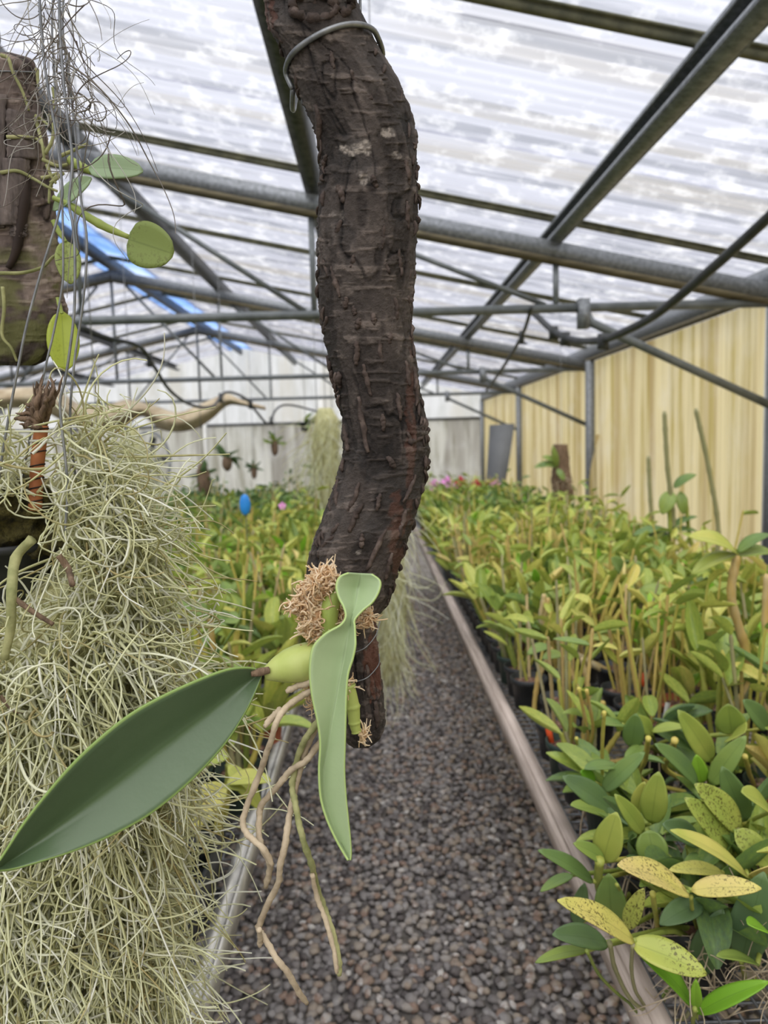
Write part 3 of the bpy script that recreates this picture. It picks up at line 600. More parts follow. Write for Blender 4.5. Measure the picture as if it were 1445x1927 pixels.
roots = [([(600, 1278), (582, 1285), (560, 1291), (538, 1302)], .59, .003), ([(600, 1298), (582, 1302), (557, 1317), (533, 1337), (520, 1360), (510, 1393), (497, 1430), (487, 1460), (467, 1510), (457, 1550), (472, 1577), (495, 1597), (512, 1628)], .59, .0), ([(530, 1332), (515, 1347), (498, 1367)], .592, 0), ([(640, 1372), (607, 1392), (577, 1430), (547, 1450), (520, 1483), (493, 1513), (488, 1533), (487, 1567), (492, 1593), (505, 1617), (508, 1633), (500, 1670)], .60, 0), ([(612, 1330), (597, 1360), (577, 1387), (563, 1417), (553, 1455), (550, 1483), (555, 1510), (563, 1550), (573, 1590), (587, 1627), (590, 1647), (600, 1683), (613, 1717), (627, 1760), (637, 1810), (638, 1837)], .588, 0), ([(608, 1345), (594, 1370), (577, 1407), (563, 1453), (550, 1507), (543, 1543), (537, 1587), (527, 1630), (523, 1663), (503, 1703), (488, 1740), (487, 1750), (500, 1770), (523, 1807), (543, 1833), (560, 1863), (578, 1887)], .590, 0), ([(488, 1748), (489, 1765), (489, 1781)], .58, 0), ([(587, 1645), (597, 1690), (612, 1730), (628, 1790), (634, 1832)], .578, 0)]
for i, (pp, Y0, _) in enumerate(roots):
    P = [atY(x, y, Y0+.01*math.sin(j*.9+i)) for j, (x, y) in enumerate(pp)]; nn = max(10, len(pp)*6); P = smoothpath(P, nn); P += rng.normal(0, .00022, P.shape)
    R = .0027*(1+rng.normal(0, .07, nn)); R[-2:] *= .7
    mb = MB(); mb.tube(P, R*(1.0 if i < 6 else .8), 8); mb.build('root', M['root_green'] if i == 4 else M['root'], OR, True)
def curls(blobs, n_, step, k, rad, curl, seed, grav=0.):
    """short curly strands in ellipsoid blobs (centre, radii)"""
    r = np.random.default_rng(seed); wts = np.array([np.prod(b[1])**.67 for b in blobs]); idx = r.choice(len(blobs), n_, p=wts/wts.sum())
    C = np.array([b[0] for b in blobs])[idx]; S = np.array([b[1] for b in blobs])[idx]
    g = r.normal(size=(n_, 3)); g /= np.linalg.norm(g, axis=1, keepdims=True); P0 = C+g*S*r.uniform(.55, 1., (n_, 1))
    return grow(P0, r, k, step, curl, grav, rad)
def grow(P0, r, k, step, curl, grav, rad, D0=None):
    n_ = len(P0); D = r.normal(size=(n_, 3)) if D0 is None else D0; D /= np.linalg.norm(D, axis=1, keepdims=True)
    ax = r.normal(size=(n_, 3)); ax /= np.linalg.norm(ax, axis=1, keepdims=True); om = r.normal(0, curl, n_)
    st = step*r.uniform(.6, 1.4, (n_, 1)); P = [P0]
    for j in range(k-1):
        c, s = np.cos(om)[:, None], np.sin(om)[:, None]
        D = D*c+np.cross(ax, D)*s+ax*np.sum(ax*D, 1, keepdims=True)*(1-c); D[:, 2] -= grav; D /= np.linalg.norm(D, axis=1, keepdims=True)
        om = om+r.normal(0, abs(curl)*.22, n_); P.append(P[-1]+D*st)
    P = np.stack(P, 1); R = rad*r.uniform(.75, 1.2, (n_, 1))*np.linspace(1, .45, k)[None]
    return P, R
def clear_of(P, R, rects, ymax, frac=.12):
    """drop strands that would cover these windows of the pot front"""
    L = (P.reshape(-1, 3)-CAM)@RC; u = (CX+F*L[:, 0]/-L[:, 2]).reshape(P.shape[:2]); v = (CY-F*L[:, 1]/-L[:, 2]).reshape(P.shape[:2]); bad = np.zeros(len(P), bool)
    for x0, y0, x1, y1 in rects: bad |= ((u > x0) & (u < x1) & (v > y0) & (v < y1) & (P[..., 1] < ymax)).mean(1) > frac
    return P[~bad], R[~bad]
def strands(name, P, R, m, parent, sides=3, seed=1, hue=None):
    if parent is not None and parent.name.startswith('hanging_moss_pot'):   # rests above the bench and behind the long leaf
        k_ = P[..., 1].min(1) > .58; P, R = P[k_].copy(), R[k_]; P[..., 2] = np.maximum(P[..., 2], .768)
    V, Q = tubes_arr(P, R, sides); r = np.random.default_rng(seed); h = r.random(len(P)) if hue is None else hue
    o = link(name, mesh_np(name, V-(worldloc(parent) if parent is not None else 0), [Q], [m], attrs={'hue': np.repeat(h, P.shape[1]*sides)}), parent); o['kind'] = 'stuff'; return o
def blob(px, py, Y, rx, ry): return (atY(px, py, Y), np.array([rx, rx*.7, ry])*Y/F)
P, R = curls([blob(612, 1092, .603, 26, 24), blob(585, 1112, .603, 26, 20), blob(556, 1138, .603, 16, 12), blob(588, 1150, .606, 26, 34), blob(590, 1185, .608, 24, 22), blob(600, 1125, .61, 24, 45)], 1150, .0014, 9, .0013, .6, 5)
strands('sphagnum_tuft', P, R, M['fibre'], OR, 3, 2)
M['fibre_core'] = mat('tan_sphagnum_core', [(.3, lin(170, 128, 88)), (.7, lin(226, 190, 148))], 120, 1., bump=1., bscale=200, dist=.006)
for b_ in (blob(608, 1095, .606, 25, 24), blob(586, 1118, .606, 26, 22), blob(590, 1160, .609, 27, 40), blob(690, 1165, .614, 13, 20)):
    V, Q = lump_mesh(b_[0], b_[1]*.95, 30, 20, .8, 160); link('sphagnum_clump', mesh_np('sphagnum_clump', V-worldloc(OR), [Q], [M['fibre_core']]), OR)
P, R = curls([blob(688, 1165, .612, 14, 22), blob(645, 1160, .61, 16, 26), blob(652, 1290, .612, 10, 14), blob(683, 1384, .612, 9, 12), blob(590, 1310, .62, 10, 30)], 420, .0014, 9, .001, .5, 6)
strands('sphagnum_tuft', P, R, M['fibre'], OR, 3, 3)
for pp in ([(712, 1166), (700, 1195), (685, 1218), (668, 1228)], [(706, 1230), (706, 1250), (692, 1272), (680, 1280), (664, 1284)]):
    P = smoothpath([log_surf(x, y, .004) for x, y in pp], 20); mb = MB(); mb.tube(P, .0005, 5); mb.build('tie_thread', M['wire'], OR, True)

# ------------------------------------------------------------------ hanging moss pot on the left
MP = thing('hanging_moss_pot', atY(60, 1128, .75), 'wire-hung dark pot smothered in pale green spanish moss on the left', 'hanging pot')
YM = .75
pc = atY(5, 1120, YM); V, Q = lathe([(.0, .0), (.046, .0), (.05, .004), (.060, .048), (.064, .048), (.065, .056), (.060, .056), (.056, .04), (0, .04)], 28)
link('pot', mesh_np('pot', V+pc-worldloc(MP), [Q], [M['plastic_black']]), MP)
V, Q = lump_mesh(atY(35, 980, YM), np.array([.068, .06, .046]), 90, 60, 1.1, 45); link('dark_moss_cushion', mesh_np('dark_moss_cushion', V-worldloc(MP), [Q], [M['dark_moss']]), MP)
MT = [(800, 125, 24), (850, 128, 72), (900, 140, 108), (950, 165, 118), (1000, 188, 116), (1060, 205, 108), (1120, 165, 158), (1180, 105, 240), (1300, 98, 252), (1600, 92, 252), (1930, 92, 258), (2060, 92, 225), (2110, 95, 120)]
def moss_core(tab, Y, k, parent, name, m=None, ny=70, na=48, amp=.02, mid=None):
    py = np.linspace(tab[0][0], tab[-1][0], ny); c, r = interp(tab, py); V = []
    a = np.arange(na)*2*math.pi/na
    for y, cx_, rr in zip(py, c, r):
        C0 = atY(cx_, y, Y); R0 = max(.003, k*rr/F*Y); dirs = np.stack([np.cos(a), np.sin(a), 0*a], 1)
        q = dirs*R0+C0; d = (fbm(q*np.array([60, 60, 20]), 3)-.5)*amp; V.append(C0+dirs*(R0+d)[:, None])
    V = np.concatenate(V); i = np.arange(ny-1)[:, None]*na; j = np.arange(na)[None]; j2 = (j+1) % na; Q = np.stack([i+j, i+j2, i+na+j2, i+na+j], -1).reshape(-1, 4)
    n_ = len(V); V = np.vstack([V, V[:na].mean(0), V[-na:].mean(0)]); T = [[n_, (x+1) % na, x] for x in range(na)]+[[n_+1, (ny-1)*na+x, (ny-1)*na+(x+1) % na] for x in range(na)]
    o = link(name, mesh_np(name, V-worldloc(parent), [Q, T], [m or M['moss_core']]), parent); return o
moss_core([t for t in MT if t[0] >= 900], YM, .74, MP, 'moss_mass')
def moss_strands(tab, Y, n_, seed, k=16, step=.008, rad=.00145, curl=.22, grav=.06, front=.72, skip=None, rlo=.72, down=.6):
    r = np.random.default_rng(seed); py = r.uniform(tab[0][0], tab[-1][0], n_*3); c, rr = interp(tab, py)
    keep = r.random(len(py)) < rr/np.max(rr); py, c, rr = py[keep][:n_], c[keep][:n_], rr[keep][:n_]; n_ = len(py)
    a = np.where(r.random(n_) < front, r.uniform(math.pi, 2*math.pi, n_), r.uniform(0, 2*math.pi, n_))
    C0 = np.array([atY(x, y, Y) for x, y in zip(c, py)]); dirs = np.stack([np.cos(a), np.sin(a), 0*a], 1); P0 = C0+dirs*(rr/F*Y*r.uniform(rlo, 1.0, n_))[:, None]
    if skip:
        s = np.array([skip(*proj(p)) for p in P0]); P0, dirs = P0[~s], dirs[~s]
    D0 = r.normal(size=P0.shape)*.75+dirs*.35; D0[:, 2] -= down
    return grow(P0, r, k, step, curl, grav, rad, D0)
WIN = [(48, 690, 98, 930), (-40, 935, 92, 1100)]
skip = lambda x, y: x < 118 and 915 < y < 1118
P, R = moss_strands(MT, YM, 6500, 11, k=14, step=.0072, curl=.3, skip=skip); P, R = clear_of(P, R, WIN[:1], .80); P, R = clear_of(P, R, WIN[1:], .80, .45); strands('moss_strands', P, R, M['moss'], MP, 3, 4)
P, R = moss_strands([t for t in MT if t[0] >= 1120], YM, 1500, 12, k=20, step=.009, curl=.13, grav=.12, down=1.4); P, R = clear_of(P, R, WIN, .80); strands('moss_strands', P, R, M['moss'], MP, 3, 5)
P, R = moss_strands([(800, 110, 110), (850, 105, 135), (930, 135, 140), (1030, 195, 130)], YM, 560, 13, k=13, step=.0078, curl=.38, grav=.02, down=.0, skip=lambda x, y: x < 110 and y > 935); P, R = clear_of(P, R, WIN, .80, .3); strands('moss_strands', P, R, M['moss'], MP, 3, 6)
# bare cane with dark rings, shredded husk on top
YS = .70
mb = MB(); P = smoothpath([atY(66, 960, YS), atY(70, 880, YS), atY(78, 800, YS)], 20); mb.tube(P, .0062, 12); cn = mb.build('rust_cane', M['rust_cane'], MP, True)
for t in (2, 5, 7, 10, 13, 15, 18):
    c0 = P[t]; mb = MB(); rg = [c0+.0064*np.array([math.cos(q), math.sin(q), .18*math.cos(q)]) for q in np.linspace(0, 2*math.pi, 15)]; mb.tube(rg, .0008, 5); mb.build('node_ring', M['black_ring'], cn, True)
for k in range(34):   # shredded husk: thin torn strips round the top of the cane
    t0 = rng.uniform(0, 1); a = rng.uniform(-1, 1); x0, y0 = 78+a*9, 806-t0*40; ln = rng.uniform(35, 85)
    tip = (x0+22*t0+a*10+rng.normal(0, 5), y0-ln) if k < 25 else (x0-rng.uniform(20, 52), y0+rng.uniform(-25, 8))
    P = smoothpath([atY(x0, y0, YS+.004*a), atY((x0+tip[0])/2+rng.normal(0, 4), (y0+tip[1])/2, YS+.006*rng.normal()-.004), atY(*tip, YS+.008*rng.normal())], 9); P += rng.normal(0, .0007, P.shape)
    wv_ = rng.uniform(3, 7.5)/F*YS; mb = MB(); mb.tube(P, wv_*np.array([.7, .9, 1, 1, .95, .9, .7, .5, .15])*rng.uniform(.7, 1.2, 9), 5); mb.build('husk_shred', M['husk'], cn, False)
for pp, r_ in (([(60, 1015), (30, 1050), (22, 1110), (20, 1180), (8, 1240)], 9), ([(110, 1045), (128, 1070), (136, 1100)], 6), ([(20, 1120), (60, 1150), (100, 1175)], 5), ([(0, 1310), (25, 1335), (45, 1340)], 4)):
    px_tube('woody_stem', [(x, y, .615+.03*(y < 1100)) for x, y in pp], [r_, r_*1.1, r_, r_*.8], M['root_green'] if r_ == 9 else M['husk'], MP, 8, 20, nodes=4)
# suspension wires
HOOK = np.array([-.345, .70, ZP])
wires = [[(75, -40), (80, 80), (88, 150), (105, 250), (117, 350), (115, 380), (103, 430), (77, 513), (50, 613), (33, 697), (7, 840), (-15, 1000)], [(100, -40), (98, 60), (104, 170), (114, 300), (117, 380), (119, 480), (117, 540), (100, 630), (88, 680), (55, 830), (35, 960)], [(110, -40), (113, 60), (122, 180), (136, 300), (130, 380), (137, 423), (141, 480), (140, 580), (133, 647), (123, 713), (113, 763), (122, 853), (127, 920), (122, 1010)], [(118, -40), (118, 60), (134, 180), (148, 320), (153, 380), (163, 447), (160, 530), (150, 613), (140, 680), (132, 780), (137, 857), (143, 903), (153, 960)]]
for i, wp in enumerate(wires):
    Yw = [.68, .74, .67, .72][i]; P = [HOOK, atY(95, -250, .70)]+[atY(x, y, Yw) for x, y in wp]; mb = MB(); mb.tube(smoothpath(P, 60), .0012, 6); mb.build('suspension_wire', M['wire'], MP, True)
# dry grey tangle around the wires
P0 = np.array([atY(rng.normal(108, 26), rng.uniform(-60, 210), .70+rng.normal(0, .02)) for _ in range(95)]); r = np.random.default_rng(3); D0 = r.normal(size=P0.shape)*.6; D0[:, 2] -= .8
P, R = grow(P0, r, 20, .0052, .3, .06, .00055, D0); strands('dry_tangle', P, R, M['moss_grey'], MP, 4, 7)
P0 = np.array([atY(rng.normal(150, 20), rng.uniform(100, 300), .70+rng.normal(0, .02)) for _ in range(14)]); D0 = r.normal(size=P0.shape)*.6; D0[:, 2] -= .5
P, R = grow(P0, r, 26, .0055, .33, .05, .0007, D0); strands('dry_tangle', P, R, M['moss_grey'], MP, 4, 8)

# ------------------------------------------------------------------ driftwood mount at the upper left with its orchid
YD = .86
DW = [(98, -60, 10), (104, -95, 40), (112, -105, 58), (125, -110, 64), (160, -112, 66), (190, -112, 70), (230, -112, 79), (300, -112, 86), (380, -112, 100), (440, -112, 103), (500, -110, 108), (550, -108, 115), (585, -106, 124), (610, -104, 120), (640, -100, 106), (665, -95, 96), (680, -80, 84), (688, -60, 62)]
DM = thing('driftwood_mount', atY(0, 688, YD), 'grey brown driftwood slab hanging at the upper left with bark strips', 'driftwood')
V, Q, T, ch, (py_, a_, q_) = bark_body(DW, YD, 98, 688, 300, 150, .55, .8, 3.)
X_ = (np.array(interp(DW, py_)).mean(0))[:, None]+((np.array(interp(DW, py_))[1]-np.array(interp(DW, py_))[0])/2)[:, None]*np.cos(a_)[None]; Yp = py_[:, None]+0*X_
nz = fbm(q_*60, 3); dk = np.clip(sstep(560, 660, Yp+(nz-.5)*160)+.7*sstep(1.2, .5, ((X_-15)/28)**2+((Yp-300)/110)**2+(nz-.5)), 0, 1); gn = np.clip(sstep(430, 560, Yp+(nz-.5)*220)*sstep(.42, .6, nz), 0, 1)*.8
n = NT('driftwood'); c = n.ramp(n.attr('ch'), [(.12, lin(56, 48, 45)), (.4, lin(98, 86, 80)), (.62, lin(126, 112, 104)), (.85, lin(156, 142, 132))])
c = n.mix(n.math('MULTIPLY', n.attr('dk'), .78), c, lin(46, 40, 36)); c = n.mix(n.attr('gn'), c, lin(104, 104, 66))
M['drift'] = n.done(n.bsdf(c, .85, 0, .2, n.bump(n.noise(n.coord((1, 1, .25)), 220, 5, .65), .6, .004)))
link('slab', mesh_np('slab', V-worldloc(DM), [Q, T], [M['drift']], attrs={'ch': ch, 'dk': np.append(dk.ravel(), [0, 0]), 'gn': np.append(gn.ravel(), [0, 0])}), DM)
def dw_surf(px, py, lift=0.):
    l, r = interp(DW, py); c, h = (l+r)/2, (r-l)/2; u = max(-.99, min(.99, (px-c)/h)); P = atY(c, py, YD); tw = CAM-P; tw /= np.linalg.norm(tw)
    return P+RV*(u*h/F*YD)+tw*(math.sqrt(1-u*u)*h/F*YD*.55+lift)
M['strip'] = mat('grey_bark_strip', [(.25, lin(52, 46, 44)), (.7, lin(116, 104, 98))], 60, .9, bump=.7, bscale=120, dist=.004, stretch=(2, 2, .4))
for (x0, x1, y0, y1, lf) in ((14, 62, 210, 300, .006), (8, 50, 300, 425, .007), (-20, 8, 180, 430, .004), (22, 44, 425, 445, .005)):
    nx, ny_ = 9, 22; V = []
    for j in range(ny_):
        for i in range(nx):
            s = i/(nx-1); t = j/(ny_-1); xx = x0+(x1-x0)*s-16*t*(lf > .0065); V.append(dw_surf(xx+rng.normal(0, 1.2)*(i in (0, nx-1)), y0+(y1-y0)*t, lf*(.35+.65*math.sin(s*math.pi))+rng.normal(0, .0006)))
    Q = [[j*nx+i, j*nx+i+1, (j+1)*nx+i+1, (j+1)*nx+i] for j in range(ny_-1) for i in range(nx-1)]
    o = link('bark_strip', mesh_np('bark_strip', np.array(V)-worldloc(DM), [Q], [M['strip']]), DM); md = o.modifiers.new('thickness', 'SOLIDIFY'); md.thickness = .004; md.offset = -1
mb = MB(); P = smoothpath([dw_surf(48, 330, .006), dw_surf(40, 390, .006), dw_surf(28, 470, .005), dw_surf(14, 505, .004)], 20); mb.tube(P, np.interp(np.linspace(0, 1, 20), [0, .3, 1], [.003, .006, .003]), 6); mb.build('dark_splinter', M['black_ring'], DM)
mb = MB(); ts = np.linspace(0, 1, 30); mb.tube(smoothpath([dw_surf(-60, 134, .002), dw_surf(0, 134, .002), dw_surf(40, 135, .002), dw_surf(63, 136, .001)], 20), .0007, 5); mb.build('tie_wire', M['wire'], DM, True)
mb = MB(); mb.tube(smoothpath([dw_surf(-25, 110, -.02), atY(-25, 60, YD), atY(-22, -60, YD), np.array([-.44, .70, ZP])], 24), .0012, 6); mb.build('hanging_wire', M['wire'], DM, True)
DO = thing('mounted_orchid', dw_surf(80, 300), 'small orchid with round olive leaves creeping on the driftwood mount', 'orchid')
def simple_leaf(parent, base, tip, wpx, Yb, Yt, m, hue=.5, fold=.18, bend=.1, prof=(.85, .62), nn=12, cs=4, face=.6, thick=.0012, name='leaf', belly=0.):
    """leaf from base to tip (pixel, distance); width in pixels at its own distance; a curved, folded blade"""
    Bp, Tp = atY(*base, Yb), atY(*tip, Yt); ax = Tp-Bp; L = np.linalg.norm(ax); ax /= L
    tc_ = CAM-(Bp+Tp)/2; tc_ /= np.linalg.norm(tc_); nrm = face*tc_+(1-face)*np.array([0, 0, 1.]); nrm -= ax*(nrm@ax); nrm /= np.linalg.norm(nrm); sd = np.cross(ax, nrm)
    pv = tc_-ax*(tc_@ax); k = max(.35, abs(nrm@(pv/np.linalg.norm(pv)))); W = wpx/F*(Yb+Yt)/2/2/k
    t = np.linspace(0, 1, nn+1); w_ = W*np.sin(np.pi*np.clip(t, 0.004, .996)**prof[0])**prof[1]
    u = np.linspace(-1, 1, 2*cs+1); V = (Bp+ax*(t*L)[:, None]+nrm*(bend*L*np.sin(t*math.pi))[:, None])[:, None]+sd*(w_[:, None]*u[None])[..., None]+nrm*(fold*w_[:, None]*(np.abs(u)-.5+belly*u*u)[None])[..., None]
    wd = 2*cs+1; Q = [[i*wd+j, i*wd+j+1, (i+1)*wd+j+1, (i+1)*wd+j] for i in range(nn) for j in range(wd-1)]
    o = link(name, mesh_np(name, V.reshape(-1, 3)-worldloc(parent), [Q], [m], attrs={'lv': np.tile(u, nn+1)}), parent); o['hue'] = hue
    if thick: md = o.modifiers.new('thickness', 'SOLIDIFY'); md.thickness = thick; md.offset = 0
    return o
simple_leaf(DO, (168, 316), (269, 322), 40, .80, .80, M['leaf_grey'], .6, .2, .05, (.8, .5))
simple_leaf(DO, (172, 335), (100, 396), 26, .80, .82, M['leaf_grey'], .7, .3, .05)
simple_leaf(DO, (242, 450), (326, 478), 82, .79, .78, M['leaf_olive'], .4, .1, .03, (.75, .42), face=.95)
simple_leaf(DO, (246, 446), (292, 430), 26, .795, .80, M['leaf_lime'], .5, .1, .03, (.8, .5), face=.8)
simple_leaf(DO, (124, 455), (133, 534), 44, .81, .80, M['leaf_olive'], .7, .25, .04, (.9, .5), face=.85)
simple_leaf(DO, (116, 586), (122, 698), 56, .82, .81, M['leaf_lime'], .7, .15, .03, (1., .5), face=.9)
for pp, rp, m in (([(100, 372), (130, 385), (165, 408), (200, 428), (242, 446)], [4, 5.5, 7, 7.5, 7, 4], 'bulb'), ([(100, 415), (110, 435), (124, 455)], [4, 5, 3], 'bulb'), ([(130, 300), (150, 312), (172, 322)], [7, 8, 6], 'bulb'), ([(108, 560), (112, 575), (117, 590)], [3, 4, 3], 'bulb')):
    px_tube('stem', [(x, y, .81) for x, y in pp], rp, M[m], DO, 8, 24, .35, nodes=3)
for pp in ([(0, 104), (12, 110), (20, 135), (38, 175), (48, 208)], [(60, 218), (75, 228), (90, 235)], [(60, 222), (66, 245), (80, 275), (84, 305)], [(10, 258), (45, 258), (65, 263), (84, 280)], [(0, 325), (30, 322), (60, 338), (90, 352), (108, 360)], [(84, 290), (98, 265), (100, 235), (92, 215)], [(88, 310), (96, 330), (105, 345)], [(95, 345), (120, 325), (108, 335)], [(108, 330), (95, 350), (92, 383)], [(0, 514), (40, 513), (75, 502), (105, 480), (135, 482)], [(5, 540), (8, 580), (4, 630), (20, 655), (30, 680)], [(100, 165), (102, 185), (100, 205)], [(66, 130), (70, 145), (73, 162)], [(110, 295), (140, 282), (165, 270)], [(80, 300), (110, 312), (140, 305)], [(78, 335), (92, 332), (110, 325)]):
    P = [dw_surf(x, y, .011) if x < 78 else atY(x, y, .815) for x, y in pp]; nn = 6*len(pp); mb = MB(); mb.tube(smoothpath(P, nn), np.linspace(.0021, .0013, nn), 7); mb.build('root', M['root_green'], DO, True)
# ------------------------------------------------------------------ potted orchids: one library of parts, then every plant is put together from it
def unit_leaf(bend, fold, a, b, nn, cs, twist=0.):
    t = np.linspace(0, 1, nn+1); th = bend*(t-.15); dy = np.cos(th); dz = -np.sin(th); y = np.concatenate([[0], np.cumsum((dy[1:]+dy[:-1])/2/nn)]); z = np.concatenate([[0], np.cumsum((dz[1:]+dz[:-1])/2/nn)])
    w_ = .5*np.sin(np.pi*np.clip(t, .012, .992)**a)**b; u = np.linspace(-1, 1, 2*cs+1)
    x = w_[:, None]*u[None]; up = fold*w_[:, None]*(np.abs(u)-.4)[None]*.35
    ang = twist*t[:, None]; V = np.stack([x*np.cos(ang), y[:, None]+np.sin(th)[:, None]*up, z[:, None]+np.cos(th)[:, None]*up+x*np.sin(ang)*.35], -1).reshape(-1, 3)
    wd = 2*cs+1; Q = np.array([[i*wd+j, i*wd+j+1, (i+1)*wd+j+1, (i+1)*wd+j] for i in range(nn) for j in range(wd-1)])
    return V, Q, np.tile(u, nn+1)
def unit_cane(nodes, nr, k, lean, club):
    t = np.linspace(0, 1, nr); P = np.stack([lean*t*t, 0*t, t], 1); R = 1*(.72+club*np.sin(np.pi*t**.8)**1.0); R = R*(1+.2*np.exp(-(((t*nodes) % 1-.5)/.09)**2)); R[-1] *= .55; R[0] *= .8
    ang = np.arange(k)*2*math.pi/k
    V = np.stack([P[:, :1]*0+R[:, None]*np.cos(ang)+0, R[:, None]*np.sin(ang)+0*P[:, 1:2], P[:, 2:]+0*ang], -1); V[..., 0] += (P[:, 0]*14)[:, None]
    V = V.reshape(-1, 3); Q = np.array([[j*k+a, j*k+(a+1) % k, (j+1)*k+(a+1) % k, (j+1)*k+a] for j in range(nr-1) for a in range(k)])
    return V, Q
LIB = {}   # key -> (hi mesh, lo V, lo Q, lo lv, material name, part name)
LF = [(.25, .9, .85, .62), (.7, .8, .8, .58), (-.2, 1., .9, .62), (1.2, .7, .85, .6), (.45, 1.2, 1., .55), (.1, .6, .7, .6)]
for i, (b, f, a, q) in enumerate(LF):
    V, Q, lv = unit_leaf(b, f, a, q, 8, 2, .3*(i % 3-1)); v2, q2, l2 = unit_leaf(b, f, a, q, 4, 1)
    for nm, mm in (('leaf', 'leaf'), ('speck', 'leaf_speck'), ('fresh', 'leaf_fresh')):
        LIB[nm+str(i)] = (mesh_np('leaf', V, [Q], [M[mm]], attrs={'lv': lv}), v2, q2, l2, mm, 'leaf')
for i, (nd, lean, cl) in enumerate(((4, .0, .45), (5, .03, .35), (6, -.05, .25), (9, .04, .1), (11, -.03, .08))):
    V, Q = unit_cane(nd, nd*4+1, 8, lean, cl); v2, q2 = unit_cane(2, 5, 4, lean, cl)
    for nm, mm in (('cane', 'cane'), ('old', 'cane_old')):
        LIB[nm+str(i)] = (mesh_np('cane', V, [Q], [M[mm]]), v2, q2, None, mm, 'cane')
pot_prof = [(0, .004), (.036, 0), (.039, .003), (.047, .072), (.051, .072), (.052, .088), (.048, .088), (.045, .07), (0, .068)]
V, Q = lathe(pot_prof, 22); v2, q2 = lathe([(.038, 0), (.05, .086), (.046, .07), (0, .068)], 8)
for nm, mm in (('pot_b', 'plastic_black'), ('pot_g', 'plastic_green'), ('pot_t', 'terra')): LIB[nm] = (mesh_np('pot', V, [Q], [M[mm]]), v2, q2, None, mm, 'pot')
V, Q = lump_mesh(np.array([0, 0, .070]), np.array([.044, .044, .010]), 18, 9, .5, 160); v2, q2 = lump_mesh(np.array([0, 0, .07]), np.array([.044, .044, .01]), 7, 4, .3, 160)
LIB['bark'] = (mesh_np('bark_mix', V, [Q], [M['barkmix']]), v2, q2, None, 'barkmix', 'bark_mix')
bx_ = MB(); bx_.box((0, 0, .03), (.014, .0016, .06)); V, f_, _ = bx_.mesh('', None)
for nm, mm in (('tag_o', 'tag_orange'), ('tag_w', 'tag_white')): LIB[nm] = (mesh_np('plant_tag', V, f_, [M[mm]], smooth=False), V, f_[0], None, mm, 'plant_tag')
V, Q, lv = unit_leaf(.6, .3, .75, .45, 5, 2)
for nm, mm in (('pet_p', 'pink'), ('pet_r', 'red')): LIB[nm] = (mesh_np('petal', V, [Q], [M[mm]], attrs={'lv': lv}), V, Q, lv, mm, 'petal')
def frame(p, ax, nrm, sx, sy, sz):
    ax = ax/np.linalg.norm(ax); nrm = nrm-ax*(nrm@ax); nrm /= np.linalg.norm(nrm)+1e-9; sd = np.cross(ax, nrm); m = np.eye(4); m[:3, 0] = sd*sx; m[:3, 1] = ax*sy; m[:3, 2] = nrm*sz; m[:3, 3] = p; return m
def caneframe(p, d, roll, r_, L):
    d = d/np.linalg.norm(d); x = np.array([math.cos(roll), math.sin(roll), 0]); x -= d*(x@d); x /= np.linalg.norm(x); y = np.cross(d, x); m = np.eye(4); m[:3, 0] = x*r_; m[:3, 1] = y*r_; m[:3, 2] = d*L; m[:3, 3] = p; return m
